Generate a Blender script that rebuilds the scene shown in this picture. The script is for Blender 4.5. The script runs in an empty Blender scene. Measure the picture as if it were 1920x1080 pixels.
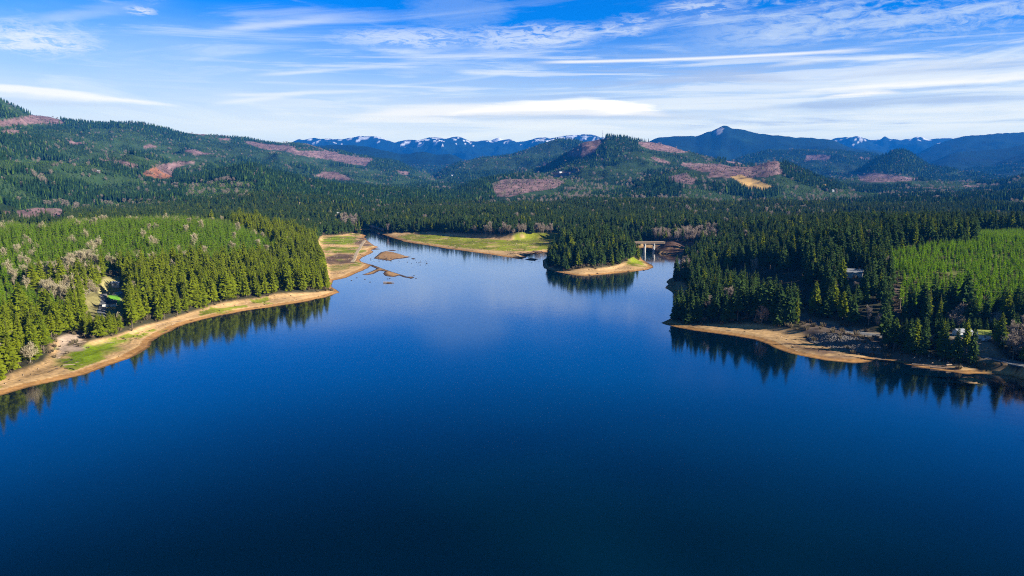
import bpy, math, random
import numpy as np
from mathutils import Vector
rng = np.random.default_rng(7)
random.seed(7)
S = bpy.context.scene
COL = S.collection
# ---------------------------------------------------------------- camera model (photograph 1920 x 1080)
F = 1423.0; CAMZ = 110.0; HORIZON = 325.0
PIT = math.atan((540 - HORIZON) / F)
CP, SP = math.cos(PIT), math.sin(PIT)
def ray(px, py):
    a = (np.asarray(px, float) - 960) / F; b = (540 - np.asarray(py, float)) / F
    return a, CP + b * SP, -SP + b * CP
def P(px, py, z=0.0):            # a point of the ground at height z
    x, y, dz = ray(px, py); t = (z - CAMZ) / dz
    return x * t, y * t
def PD(px, py, Y):               # a point at depth Y
    x, y, dz = ray(px, py); t = Y / y
    return x * t, Y, CAMZ + dz * t
def project(x, y, z):
    zz = z - CAMZ
    d = y * CP - zz * SP; u = y * SP + zz * CP
    d = np.maximum(d, 1e-3)
    return 960 + F * x / d, 540 - F * u / d
def wpoly(pts, z=0.0): return np.array([P(a, b, z) for a, b in pts])
# ---------------------------------------------------------------- noise
_perm = np.random.default_rng(3).permutation(4096)
_grad = np.random.default_rng(4).random((4096, 2)) * 2 - 1
def pn(x, y, seed=0):
    xi = np.floor(x).astype(np.int64); yi = np.floor(y).astype(np.int64)
    xf = x - xi; yf = y - yi
    def g(i, j):
        h = _perm[(_perm[(i + seed * 131) & 4095] + j) & 4095]
        gr = _grad[h]
        return gr[..., 0] * (x - i) + gr[..., 1] * (y - j)
    u = xf * xf * xf * (xf * (xf * 6 - 15) + 10); v = yf * yf * yf * (yf * (yf * 6 - 15) + 10)
    a = g(xi, yi); b = g(xi + 1, yi); c = g(xi, yi + 1); d = g(xi + 1, yi + 1)
    return (a + (b - a) * u) * (1 - v) + (c + (d - c) * u) * v
def fbm(x, y, wl, octs=4, seed=0, gain=0.5):
    o = 0; a = 1.0; f = 1.0 / wl
    for k in range(octs):
        o = o + a * pn(x * f, y * f, seed + k); a *= gain; f *= 2.03
    return o
def ss(a, b, x):
    t = np.clip((x - a) / (b - a), 0, 1); return t * t * (3 - 2 * t)
def inpoly(x, y, poly):
    c = np.zeros(x.shape, bool); n = len(poly)
    for i in range(n):
        x0, y0 = poly[i]; x1, y1 = poly[(i + 1) % n]
        if y0 == y1: continue
        m = (y0 > y) != (y1 > y)
        c ^= m & (x < (x1 - x0) * (y - y0) / (y1 - y0) + x0)
    return c
def segdist(x, y, pl, closed=True):
    d = np.full(x.shape, 1e18); n = len(pl)
    for i in range(n if closed else n - 1):
        x0, y0 = pl[i]; x1, y1 = pl[(i + 1) % n]
        dx, dy = x1 - x0, y1 - y0; L = dx * dx + dy * dy + 1e-9
        t = np.clip(((x - x0) * dx + (y - y0) * dy) / L, 0, 1)
        d = np.minimum(d, (x - x0 - t * dx) ** 2 + (y - y0 - t * dy) ** 2)
    return np.sqrt(d)
def sdin(x, y, poly):            # positive inside
    d = segdist(x, y, poly); return np.where(inpoly(x, y, poly), d, -d)
# ---------------------------------------------------------------- shorelines, traced and laid on the water level
SHORE_L = [(-300,850),(-100,775),(0,742),(60,724),(120,711),(160,702),(190,690),(240,672),(268,659),(281,650),(284,641),(296,632),
 (318,621),(350,607),(400,595),(450,584),(500,577),(560,568),(610,558),(637,548)]
SHORE_D = [(630,543),(622,538),(624,526),(648,521),(668,512),(690,503),(697,497),(681,492),(674,487),(680,482),(692,477),(700,473),(697,468),
 (703,465),(711,463.5),(701,460),(690,452),(684,444),(686,441),(679,439),(668,437.5),(663,434),(662,431.5),(678,430.5),(694,431),(712,437.5),(722,441)]
SHORE_M = [(736,446),(746,449),(760,453.5),(775,456),(800,459.5),(837,466),(880,472),(920,477),(955,483),(978,486.5),(985,483),(995,478),(1030,472),(1100,467),
 (1170,464),(1203,464),(1222,465),(1226,470),(1236,475),(1252,477),(1262,482),(1272,484),(1287,486)]
SHORE_R = [(1280,488),(1274,491),(1273,497),(1268,503),(1267,512),(1262,517),(1256,523),(1250,528),(1252,533),(1248,540),(1256,546),(1266,552),
 (1272,560),(1278,568),(1276,580),(1268,590),(1256,598),(1245,603),(1239,605.5),(1248,609),(1275,615),(1300,620),(1340,625),(1380,630),(1415,637),
 (1440,645),(1455,653),(1480,662),(1500,667),(1550,676),(1600,681),(1620,680),(1640,676),(1660,676),(1690,681),(1720,688),(1760,694),(1800,700),
 (1815,702),(1830,700.5),(1860,701),(1895,705),(1925,714),(1950,738),(2010,790),(2200,880)]
def refine(w, step=9.0, amp=1.6, seed=5):
    out = []
    for i in range(len(w) - 1):
        a, b = w[i], w[i + 1]; L = np.hypot(*(b - a)); n = max(1, int(L / step))
        for k in range(n):
            p = a + (b - a) * k / n
            q = np.array([pn(np.array(p[0] / 14.), np.array(p[1] / 14.), seed), pn(np.array(p[0] / 14.), np.array(p[1] / 14.), seed + 9)])
            out.append(p + q * amp * min(1.0, L / 25.0) * 2)
    return out
_l = wpoly(SHORE_L + SHORE_D + SHORE_M + SHORE_R)
LAKE = np.array(refine(_l) + [tuple(_l[-1]), (900, -700), (-900, -700)])
ISLAND = wpoly([(1018,498),(1020,503),(1035,508),(1060,513),(1080,516.5),(1100,517),(1130,515),(1160,512),(1190,509),(1215,506),(1226,501),(1222,496),
 (1213,492),(1205,487),(1200,480),(1180,474.5),(1120,473),(1060,475),(1030,480),(1018,488)])
ISLETS = [ (wpoly(p), h) for p, h in [
 ([(700,484.5),(708,478),(714,473),(723,471),(736,472.6),(750,476.5),(760,480),(771,481.8),(757,484),(742,485.5),(731,489),(718,487)], 1.1),
 ([(770,485),(774,483.4),(780,485.3),(775,487)], .5),
 ([(694,495),(700,497),(716,503),(736,510),(752,515),(764,519),(774,518.5),(777,520.5),(771,523),(764,521),(757,520),(748,516.5),(741,519),(731,518.8),(722,517),(718,512.5),(722,509),
   (712,507.5),(700,514),(690,515.3),(677,515.2),(690,511.5),(700,507),(706,503.5),(697,500)], .9),
 ([(723,530.5),(729,529),(736,530.3),(735,532),(726,533)], .5),
 ([(1792,710.6),(1807,706.6),(1821,706.6),(1837,712),(1844,719.5),(1834,721),(1816,718.5),(1801,714.5)], .9),
 ([(702,436.4),(706,433.5),(712,434),(716,437.5),(710,439)], 2.2),
 ([(676,465.5),(700,464.8),(716,467.2),(700,468.6)], .35), ([(724,469.6),(738,468.4),(745,469.8),(735,470.8)], .35),
 ([(982,487),(996,483.5),(1010,486),(1000,489.5)], .4), ([(1250,527),(1257,522),(1266,518),(1270,530),(1256,531)], .8),
 ]]
TREE_L = [(-150,770),(-60,738),(0,714),(20,707),(39,699),(71,689),(94,680),(106,668),(108,652),(122,642),(150,640),(155,650),(193,640),(224,632),(255,619),(281,609),(320,598),(360,586),
 (407,574),(450,566),(485,561),(520,555),(560,551),(590,548),(618,542),(637,548)]
TREE_R = [(1239,605),(1296,606),(1340,608),(1400,611),(1440,615),(1480,622),(1512,628),(1545,642),(1600,649),(1650,659),(1700,666),(1760,676),(1790,687),(1806,694),(1815,703)]
B_LEFT = np.array(list(wpoly(TREE_L, 3.5)) + list(wpoly([(a, b + 6) for a, b in SHORE_L[::-1]], 0)))
_ir = [q for q in SHORE_R if q[1] >= 605.5 and q[0] <= 1815]
B_RIGHT = np.array(list(wpoly(TREE_R, 3.5)) + list(wpoly([(a, b + 6) for a, b in _ir[::-1]], 0)))
B_DELTA = wpoly([(622,534),(617,507),(606,488),(597,474),(602,456),(607,448),(640,445),(665,439),(692,440),(720,468),(705,503),(660,528)], 1.2)
B_MEADOW = wpoly([(713,440),(745,439),(800,440.5),(880,448.5),(960,452.5),(1045,451),(1045,476),(1000,494),(880,477),(760,459),(735,450)], 1.2)
B_TIP = wpoly([(1232,502),(1215,490),(1206,487),(1199,491),(1180,498),(1160,503),(1120,508),(1060,509),(1020,502),(1014,510),(1100,524),(1200,514)], 1.5)
B_BAY = wpoly([(1244,528),(1270,530),(1290,546),(1284,562),(1258,553)], 1)
B_INLET = wpoly([(1200,456),(1226,459),(1262,462),(1306,466),(1306,482),(1290,486),(1262,486),(1228,478)], 1.2)
FLATS = [B_LEFT, B_RIGHT, B_DELTA, B_MEADOW, B_TIP, B_BAY, B_INLET]
ROAD = wpoly([(1440,585),(1500,596),(1535,606.5),(1560,613),(1590,620),(1625,627),(1660,631),(1720,637),(1780,648),(1825,661),(1860,671),(1885,678),(1930,687),(2100,704)], 5.5)
LAWN_DRIVE = wpoly([(186,602),(192,580),(194,566),(199,560),(210,557),(222,556)], 8)
HOMES = {'left': P(206, 574, 8), 'left2': P(221, 557, 8), 'right': P(1602, 521, 24), 'shed': P(1804, 629, 12), 'cottage': P(1844, 634, 12)}
CLEARINGS = [wpoly([(150,594),(160,572),(188,556),(196,549),(228,547),(238,556),(238,580),(222,592),(190,602)], 8), wpoly([(1575,537),(1580,521),(1630,521),(1632,534),(1610,541)], 24),
 wpoly([(1788,640),(1790,624),(1815,624),(1825,642),(1880,660),(1860,668),(1820,655)], 10), wpoly([(106,668),(110,640),(140,630),(158,640),(155,652),(130,655)], 4),
 wpoly([(1512,628),(1500,606),(1530,600),(1640,626),(1660,658),(1600,648)], 6), wpoly([(1672,600),(1668,560),(1680,545),(1690,580),(1690,600)], 16)]
# ---------------------------------------------------------------- ridges: silhouette points, distance, slopes, crest cover
RIDGES = [  # pts, depth(px pairs), front width, back width, tree height, noise share
 ([(540,272),(560,263),(600,259),(640,261),(655,258.5),(680,257),(710,257),(740,265),(756,262),(780,261),(800,258.5),(815,257.5),(835,258),(850,255.5),(866,257),(880,264),(900,265),(930,266),(955,260),(968,264),(985,262),(1008,256),(1022,254.5),(1040,256),(1055,254),(1075,253),(1095,251),(1115,252),(1150,258),(1240,270)], [(0,19500)], 5600, 1200, 0, .15),
 ([(900,272),(908,267),(916,263.5),(922,258),(928,254.5),(935,252),(941,255.5),(947,259),(956,264),(964,270)], [(0,21400)], 1500, 800, 0, .04),
 ([(540,300),(570,275),(620,271),(655,271),(690,275),(720,282),(750,289),(770,287),(780,285),(792,284),(803,286),(815,290),(830,289),(842,288),(852,291),(865,298),(885,306),(910,316),(950,335)], [(0,10500)], 2800, 2000, 0, .09),
 ([(-500,60),(-200,110),(-60,158),(0,182),(28,196),(58,210),(90,215),(110,219),(140,225),(175,228),(203,229),(207,225),(235,226),(270,229),(295,237),(335,243),(375,248),(420,252),(460,257),(500,262),(547,264.5),(575,267),(592,272),(617,279),(642,282),(667,287),(692,291),(706,295),(730,297),(755,304),(780,317),(800,321),(830,331),(842,338),(858,347)], [(-300,4300),(0,4700),(300,5600),(600,6800),(850,7600)], 3300, 2500, 16, .08),
 ([(-400,300),(-100,302),(0,297),(90,291),(150,285),(180,284),(240,290),(300,303),(360,319),(420,338)], [(0,3500)], 1100, 900, 12, .10),
 ([(-300,322),(0,330),(60,325),(150,330),(260,338),(400,350)], [(0,2700)], 800, 700, 14, .12),
 ([(300,349),(340,331),(380,322),(410,313),(440,305),(455,302),(468,301),(485,305),(510,314),(545,323),(580,331),(620,339),(680,346),(740,351),(790,358),(830,375),(850,388)], [(0,2700)], 1000, 900, 20, .07),
 ([(800,335),(820,322),(835,312),(855,303),(875,296),(905,290),(935,288),(960,284),(985,275),(1010,266),(1035,259),(1045,258),(1085,260),(1100,263),(1120,270),(1140,282)], [(0,7000)], 2200, 1800, 20, .07),
 ([(820,348),(860,343),(900,336),(950,326),(1000,314),(1022,308),(1040,297),(1057,286),(1075,276),(1090,265),(1100,262),(1112,261),(1122,258),(1132,256.5),(1137,251),(1150,252),(1172,254),(1190,258),(1222,263),(1240,266),(1260,272),(1285,281),(1310,287),(1335,293),(1360,297),(1385,301),(1400,306),(1430,314)], [(0,4800)], 1500, 1500, 12, .05),
 ([(1100,306),(1125,299),(1150,292),(1180,283),(1200,282),(1225,288),(1260,298),(1290,306),(1330,313)], [(0,4200)], 800, 700, 10, .07),
 ([(1210,330),(1255,316),(1300,310),(1340,308),(1380,308),(1410,308),(1425,304),(1440,298),(1457,295.5),(1475,302),(1502,313),(1527,324),(1552,335),(1575,343),(1600,354),(1640,368)], [(0,3300)], 900, 800, 12, .06),
 ([(795,394),(812,384),(830,371),(855,356),(880,342),(905,331),(930,326),(960,323),(1000,322),(1040,325),(1080,329),(1130,331),(1200,331),(1260,328),(1330,336)], [(0,3500)], 1100, 900, 16, .08),
 ([(860,402),(900,393),(940,385),(1000,375),(1060,366),(1110,360),(1160,358),(1220,360),(1280,363),(1330,369),(1400,377),(1460,384),(1530,393)], [(0,2300)], 900, 700, 20, .06),
 ([(1200,272),(1235,258),(1255,256),(1285,254.5),(1305,256),(1322,249),(1335,246),(1345,240),(1355,236),(1364,236),(1372,240),(1397,243),(1410,248),(1440,252.5),(1465,254),(1490,257.5),(1515,258),(1540,260.5),(1555,261),(1570,265),(1585,273),(1600,279),(1627,283),(1645,285),(1680,296)], [(0,11500)], 3600, 2500, 0, .09),
 ([(1520,280),(1545,266),(1562,259),(1585,258),(1598,256.5),(1612,256),(1625,258.5),(1640,260),(1650,259),(1658,255.5),(1668,261),(1690,264),(1700,261),(1710,260),(1720,256),(1728,258),(1742,262),(1755,260),(1770,258),(1785,259),(1810,266),(1850,280)], [(0,19500)], 5600, 1200, 0, .15),
 ([(1580,292),(1600,279),(1612,275),(1630,279),(1652,283),(1690,294)], [(0,14500)], 2000, 1500, 0, .06),
 ([(1670,312),(1700,297),(1725,284),(1750,273),(1775,264),(1800,257),(1812,254.5),(1840,252.5),(1870,249.5),(1920,247),(2050,244),(2400,230)], [(0,13000)], 4000, 3000, 0, .07),
 ([(1700,325),(1725,315),(1742,306),(1760,298),(1780,289),(1797,284.5),(1820,283),(1850,281),(1890,277),(1930,270),(2100,262),(2400,250)], [(0,9800)], 2600, 1800, 0, .07),
 ([(1780,326),(1827,313),(1865,307),(1890,297),(1920,288),(2000,276),(2300,250)], [(0,8200)], 2000, 1400, 0, .07),
 ([(1560,325),(1590,320),(1615,313),(1630,302),(1647,292),(1665,284),(1672,279),(1680,277),(1697,277.5),(1702,280),(1715,287),(1730,298),(1742,306),(1765,310),(1790,313),(1800,318),(1840,321),(1877,327),(1905,331),(1980,334)], [(0,6200)], 1300, 1200, 18, .05),
 ([(1370,300),(1400,289),(1440,278),(1500,277),(1560,278),(1620,284),(1660,293),(1700,306),(1740,318)], [(0,8000)], 2000, 1400, 10, .08),
 ([(1440,345),(1500,340),(1560,334),(1640,329),(1700,332),(1780,336),(1860,338),(2000,330),(2300,320)], [(0,4300)], 1100, 900, 14, .09),
 ([(1850,352),(1877,343),(1900,331),(1920,324),(2000,305),(2300,290)], [(0,3900)], 800, 800, 16, .06),
 ([(1560,378),(1620,366),(1700,360),(1800,357),(1900,352),(2000,348),(2300,340)], [(0,2500)], 800, 600, 22, .07),
]
_R = []
for pts, dep, wf, wb, th, nz in RIDGES:
    p = np.array(pts, float); dp = np.array(dep, float)
    D = np.interp(p[:, 0], dp[:, 0], dp[:, 1])
    xs, ys, zs = PD(p[:, 0], p[:, 1], D)
    _R.append((xs / D, D, zs - th, wf, wb, nz))
def gauss(x, y, cx, cy, sx, sy): return np.exp(-.5 * (((x - cx) / sx) ** 2 + ((y - cy) / sy) ** 2))
_ix, _iy = P(1152, 484, 0)
def height(x, y, want_phi=False):
    x = np.asarray(x, float); y = np.asarray(y, float)
    r = np.hypot(x, y)
    phi = np.full(x.shape, 400.0); flat = np.zeros(x.shape)
    near = (r < 2100)
    isl = np.full(x.shape, -1e3); islh = np.zeros(x.shape)
    if near.any():
        xn, yn = x[near], y[near]
        ph = -sdin(xn, yn, LAKE)
        pi = sdin(xn, yn, ISLAND)
        i2 = np.full(xn.shape, -1e3); ih = np.zeros(xn.shape)
        for poly, h in ISLETS:
            c = poly.mean(0); q = (np.hypot(xn - c[0], yn - c[1]) < 160)
            if not q.any(): continue
            s = sdin(xn[q], yn[q], poly); s = s + 1.0 * pn(xn[q] / 6, yn[q] / 6, 77)
            better = s > i2[q]
            t = i2[q]; t[better] = s[better]; i2[q] = t
            t = ih[q]; t[better] = h; ih[q] = t
        ph = np.maximum(ph, pi)
        fl = np.zeros(xn.shape)
        for f in FLATS:
            c = f.mean(0); q = np.hypot(xn - c[0], yn - c[1]) < np.hypot(f[:, 0] - c[0], f[:, 1] - c[1]).max() + 40
            if q.any(): fl[q] = np.maximum(fl[q], ss(-9, 3, sdin(xn[q], yn[q], f)))
        phi[near] = ph; flat[near] = fl; isl[near] = i2; islh[near] = ih
    wob = fbm(x, y, 45, 3, 20)
    # beach, bank, inland
    p0 = np.maximum(phi, 0)
    z_flat = 0.1 + 1.1 * ss(0, 12, p0) + np.clip(p0 - 6, 0, 60) * .045 + wob * .7 * ss(2, 12, p0)
    z_norm = .16 * np.minimum(p0, 16) + 3.2 * ss(8, 30, p0) + .03 * np.clip(p0 - 30, 0, 200) + wob * 1.2 * ss(5, 30, p0)
    z = z_norm + (z_flat - z_norm) * flat
    z = np.where(phi < 0, np.maximum(phi * .16, -6), z)
    inl = ss(30, 220, phi)
    inland = 6 * inl + fbm(x, y, 260, 3, 31) * 11 * inl
    inland = inland + 27 * gauss(x, y, -500, 880, 290, 200) * ss(20, 160, phi) + 27 * gauss(x, y, 570, 850, 260, 210) * ss(20, 160, phi)
    inland = inland + 10 * gauss(x, y, 300, 690, 110, 110) * ss(15, 90, phi)
    z = z + inland * (1 - flat)
    z = z + 17 * gauss(x, y, _ix, _iy, 75, 44) * ss(6, 30, phi)
    z = z + 12 * gauss(x, y, *P(1256, 453.8, 14), 15, 15) * (phi > 0)
    z = np.where(isl > -6, np.maximum(z, islh * ss(-.5, 5, isl) - .5 * ss(1, -5, isl)), z)
    # hills and mountains
    far = r > 1250
    if far.any():
        X, Y, R0 = x[far], np.maximum(y[far], 1.0), r[far]
        T = X / Y
        base = 16 + np.clip(R0 - 2600, 0, 6000) * .006
        lift = np.zeros(X.shape); k = 26.0
        acc = np.zeros(X.shape)
        n1 = fbm(X, Y, 760, 6, 50, .55); n2 = 1 - np.abs(fbm(X, Y, 2300, 5, 60)) * 2.2; n3 = fbm(X, Y, 260, 4, 70)
        best = np.zeros(X.shape)
        for t, D, H, wf, wb, nz in _R:
            h = np.interp(T, t, H, left=0, right=0); d = np.interp(T, t, D)
            e = .02 * (D[0] / D[0])
            tap = ss(t[0] - .05, t[0], T) * ss(t[-1] + .05, t[-1], T)
            h = np.where(T < t[0], H[0], np.where(T > t[-1], H[-1], h)) * tap
            s = np.where(Y < d, (d - Y) / wf, (Y - d) / wb)
            u = np.clip(1 - s, 0, 1)
            g = u ** 1.25 * (1 - .35 * u * (1 - u)) 
            away = ss(0.0, .30, s)
            amp = np.maximum(h, 60) * nz * np.where(d < 9000, 2.7, 1.7)
            hh = np.maximum(h - base, 0) * g + amp * (np.where(d > 16500, .22, .10) + .75 * away) * (n1 * .9 + (.45 - np.abs(fbm(X, Y, 620, 4, 65)) * 1.7) * .8 * (d < 9000) + (n2 - .6) * .9 * ss(8000, 12000, d) * 1.6 + n3 * .35 * (d < 9000)) * ss(0, .15, g)
            best = np.maximum(best, hh) + .18 * np.minimum(best, np.maximum(hh, 0)) * away
        hill = base + best + n3 * 5
        w = ss(1250, 1800, R0) * ss(60, 320, phi[far])
        z[far] = z[far] + (np.maximum(hill, z[far]) - z[far]) * w
    # road bench
    q = (r < 900) & (x > 40)
    if q.any():
        dr = segdist(x[q], y[q], ROAD, False)
        w = ss(15, 5.5, dr) * ss(1, 5, phi[q])
        z[q] = z[q] + (5.5 - z[q]) * w
    for k, hz in (('left', 8.), ('left2', 8.), ('right', 24.), ('shed', 12.), ('cottage', 12.)):
        c = HOMES[k]; w = ss(24, 11, np.hypot(x - c[0], y - c[1])); z = z + (hz - z) * w
    return (z, phi, flat) if want_phi else z
# ---------------------------------------------------------------- node helpers
class N:
    """a tiny expression builder over shader nodes"""
    def __init__(s, nt): s.nt = nt
    def new(s, t, **kw):
        n = s.nt.nodes.new(t)
        for k, v in kw.items(): setattr(n, k, v)
        return n
    def put(s, sock, v):
        if isinstance(v, (int, float)): sock.default_value = v
        elif isinstance(v, tuple): sock.default_value = v if len(v) == len(sock.default_value) else (*v, 1.0)
        else: s.nt.links.new(v, sock)
    def m(s, op, a, b=0.0, c=0.0, clamp=False):
        n = s.new('ShaderNodeMath', operation=op, use_clamp=clamp)
        for i, v in enumerate((a, b, c)):
            if i < len(n.inputs): s.put(n.inputs[i], v)
        return n.outputs[0]
    def mr(s, v, a, b, c=0.0, d=1.0, smooth=True):
        n = s.new('ShaderNodeMapRange', interpolation_type='SMOOTHSTEP' if smooth else 'LINEAR', clamp=True)
        for i, q in zip(('Value', 'From Min', 'From Max', 'To Min', 'To Max'), (v, a, b, c, d)): s.put(n.inputs[i], q)
        return n.outputs[0]
    def mix(s, f, a, b, blend='MIX'):
        n = s.new('ShaderNodeMix', data_type='RGBA', blend_type=blend)
        s.put(n.inputs[0], f); s.put(n.inputs[6], a); s.put(n.inputs[7], b); return n.outputs[2]
    def noise(s, vec, scale, detail=3.0, rough=.55, dist=0.0):
        n = s.new('ShaderNodeTexNoise'); s.put(n.inputs['Vector'], vec)
        n.inputs['Scale'].default_value = scale; n.inputs['Detail'].default_value = detail; n.inputs['Roughness'].default_value = rough; n.inputs['Distortion'].default_value = dist
        return n.outputs['Fac']
    def xyz(s, x, y, z):
        n = s.new('ShaderNodeCombineXYZ')
        for i, v in enumerate((x, y, z)): s.put(n.inputs[i], v)
        return n.outputs[0]
def material(name):
    m = bpy.data.materials.new(name); m.use_nodes = True; m.node_tree.nodes.clear()
    n = N(m.node_tree); out = n.new('ShaderNodeOutputMaterial'); return m, n, out
def simple(name, col, rough=.8, var=.25, scale=.6, spec=.2):
    m, n, out = material(name)
    tc = n.new('ShaderNodeTexCoord'); f = n.noise(tc.outputs['Object'], scale)
    oi = n.new('ShaderNodeObjectInfo')
    k = n.m('ADD', n.m('MULTIPLY', f, var * 2), 1 - var)
    b = n.new('ShaderNodeBsdfPrincipled'); n.put(b.inputs['Base Color'], n.mix(1.0, col, n.xyz(k, k, k), 'MULTIPLY'))
    b.inputs['Roughness'].default_value = rough; b.inputs['Specular IOR Level'].default_value = spec
    n.nt.links.new(b.outputs[0], out.inputs[0]); return m
def foliage(name, c0, c1, c2, transl=.25):
    m, n, out = material(name)
    oi = n.new('ShaderNodeObjectInfo'); tc = n.new('ShaderNodeTexCoord')
    f = n.noise(tc.outputs['Object'], .45, 3)
    a = n.mix(oi.outputs['Random'], c0, c1)
    c = n.mix(n.mr(f, .38, .68), a, c2)
    d = n.new('ShaderNodeBsdfDiffuse'); n.put(d.inputs[0], c)
    t = n.new('ShaderNodeBsdfTranslucent'); n.put(t.inputs[0], c)
    mx = n.new('ShaderNodeMixShader'); mx.inputs[0].default_value = transl
    n.nt.links.new(d.outputs[0], mx.inputs[1]); n.nt.links.new(t.outputs[0], mx.inputs[2]); n.nt.links.new(mx.outputs[0], out.inputs[0])
    return m
M = {}
M['fir'] = foliage('dark_fir_needles', (.024,.058,.018), (.055,.098,.022), (.075,.120,.026))
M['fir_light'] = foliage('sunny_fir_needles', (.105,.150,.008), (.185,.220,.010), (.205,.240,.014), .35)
M['young'] = foliage('young_fir_needles', (.185,.350,.004), (.255,.420,.006), (.285,.450,.008), .5)
M['young_mid'] = foliage('pole_fir_needles', (.105,.215,.006), (.170,.280,.008), (.195,.300,.012), .4)
M['far'] = foliage('far_fir_needles', (.008,.030,.014), (.020,.050,.018), (.030,.064,.020), .1)
M['far_light'] = foliage('far_young_needles', (.050,.105,.016), (.075,.135,.020), (.085,.145,.022), .15)
M['twig'] = foliage('bare_twigs', (.52,.44,.29), (.66,.58,.36), (.55,.46,.30), .35)
M['twig_grey'] = foliage('grey_twigs', (.36,.29,.24), (.48,.40,.31), (.40,.32,.25), .3)
M['scrub'] = foliage('brown_scrub', (.17,.125,.085), (.25,.19,.12), (.17,.16,.07), .2)
M['bark'] = simple('fir_bark', (.16,.12,.09)); M['bark_pale'] = simple('pale_bark', (.32,.28,.24))
M['asphalt'] = simple('asphalt', (.16,.16,.165), .9, .2, .3); M['paint'] = simple('road_paint', (.75,.74,.68), .6, .1)
M['wall_white'] = simple('white_siding', (.78,.77,.74), .6, .08); M['wall_grey'] = simple('grey_siding', (.42,.42,.42), .6, .1)
M['roof_dark'] = simple('dark_shingles', (.07,.075,.09), .8, .3, 1.2); M['roof_pale'] = simple('pale_metal_roof', (.40,.41,.43), .4, .1)
M['roof_green'] = simple('yellow_green_roof', (.36,.40,.07), .8, .25, 1.0)  # plain yellow green roof colour
M['glass'] = simple('window_glass', (.02,.025,.03), .1, .1, 1, .6); M['wood'] = simple('weathered_wood', (.36,.27,.19), .85, .35, 1.5)
M['wood_dark'] = simple('dark_wet_wood', (.05,.04,.035), .8, .3, 1.5)
M['concrete'] = simple('pale_concrete', (.58,.56,.52), .8, .15, .5); M['concrete_dark'] = simple('weathered_concrete', (.20,.20,.20), .85, .2, .5)
M['steel'] = simple('galvanised_steel', (.40,.41,.42), .5, .1); M['rock'] = simple('grey_basalt', (.15,.135,.12), .9, .35, 1.2)
M['car_white'] = simple('white_car_paint', (.78,.78,.78), .25, .03, 1, .5); M['tyre'] = simple('black_rubber', (.02,.02,.02), .8, .1)
# ---------------------------------------------------------------- terrain sheet
def pixmask(px, py, dep, poly, d0, d1, wob=None):
    q = (dep > d0) & (dep < d1)
    out = np.zeros(px.shape, bool)
    p = np.array(poly, float)
    q &= (px > p[:, 0].min() - 6) & (px < p[:, 0].max() + 6) & (py > p[:, 1].min() - 6) & (py < p[:, 1].max() + 6)
    if q.any(): out[q] = inpoly(px[q], py[q], p)
    return out
CUTS = [  # clear-cut patches on the hills: outline, depth range
 ([(-20,228),(0,226),(50,219),(57,214.5),(90,216),(107,222),(127,233),(100,232),(75,231),(25,235),(-20,239)], 2500, 7000),
 ([(0,245),(15,242),(38,245),(36,250),(10,249)], 2500, 6000), ([(340,244),(360,247),(395,252),(380,254),(345,249)], 3000, 7500),
 ([(408,259),(430,259),(435,263),(412,263)], 3000, 7500), ([(262,276),(278,271),(295,274),(290,277),(270,278)], 2500, 7000),
 ([(455,264),(480,267),(505,271),(550,274),(557,282),(605,283),(655,292),(702,298),(685,311),(665,309),(635,303),(620,299),(580,294),(560,290),(530,282),(500,281),(470,272)], 3500, 8500),
 ([(585,331),(605,323),(630,322),(655,331),(657,338),(640,338),(620,335)], 2400, 6500), ([(740,320),(767,322),(767,328),(755,328)], 3000, 8500), ([(700,347),(735,350),(730,353),(705,352)], 2000, 7000),
 ([(207,300),(232,302),(265,311),(250,314),(235,310)], 2000, 5000), ([(265,327),(280,318),(300,309),(340,302),(370,304),(340,312),(325,320),(320,333),(300,336)], 1800, 5000),
 ([(-60,400),(0,396),(20,397),(70,389.5),(115,391),(122,412),(60,416),(30,407),(-60,404)], 1000, 3200),
 ([(1065,284),(1080,274),(1095,263),(1120,259),(1142,260),(1122,273),(1115,286),(1095,294),(1063,293)], 3600, 6200),
 ([(1195,266),(1235,266),(1260,273),(1297,286),(1260,286),(1222,281),(1205,275)], 3600, 6200),
 ([(1275,310),(1280,305),(1335,307),(1385,309),(1425,305),(1445,297),(1458,301),(1468,325),(1440,331),(1397,334),(1327,333),(1332,322),(1315,322)], 2300, 4600),
 ([(1247,332),(1285,325),(1307,338),(1298,346),(1260,340)], 2000, 4600), ([(1365,297),(1415,305),(1385,308),(1360,303)], 3300, 6500),
 ([(922,352),(942,336),(975,336),(1040,335),(1060,341),(1042,353),(985,362),(955,369),(930,368)], 2200, 5000), ([(1034,323),(1080,320),(1085,322),(1040,327)], 2500, 5000),
 ([(1508,301),(1513,291),(1560,291),(1554,299)], 5000, 10000), ([(1607,322),(1640,324),(1685,330),(1738,336),(1680,341),(1630,342),(1612,338)], 3000, 7000),
 ([(1570,391),(1600,389),(1612,386),(1600,393),(1580,395)], 1200, 4000), ([(1760,359),(1795,358),(1812,361),(1770,362)], 1500, 6000),
]
QUARRY = [([(1370,331),(1390,328),(1415,336),(1440,346),(1446,350),(1430,358),(1405,356),(1388,344)], 1800, 4600), ([(1540,346),(1550,345),(1554,352),(1545,353)], 1800, 4600), ([(1430,350),(1445,346),(1449,351)], 1800, 4600)]
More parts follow.
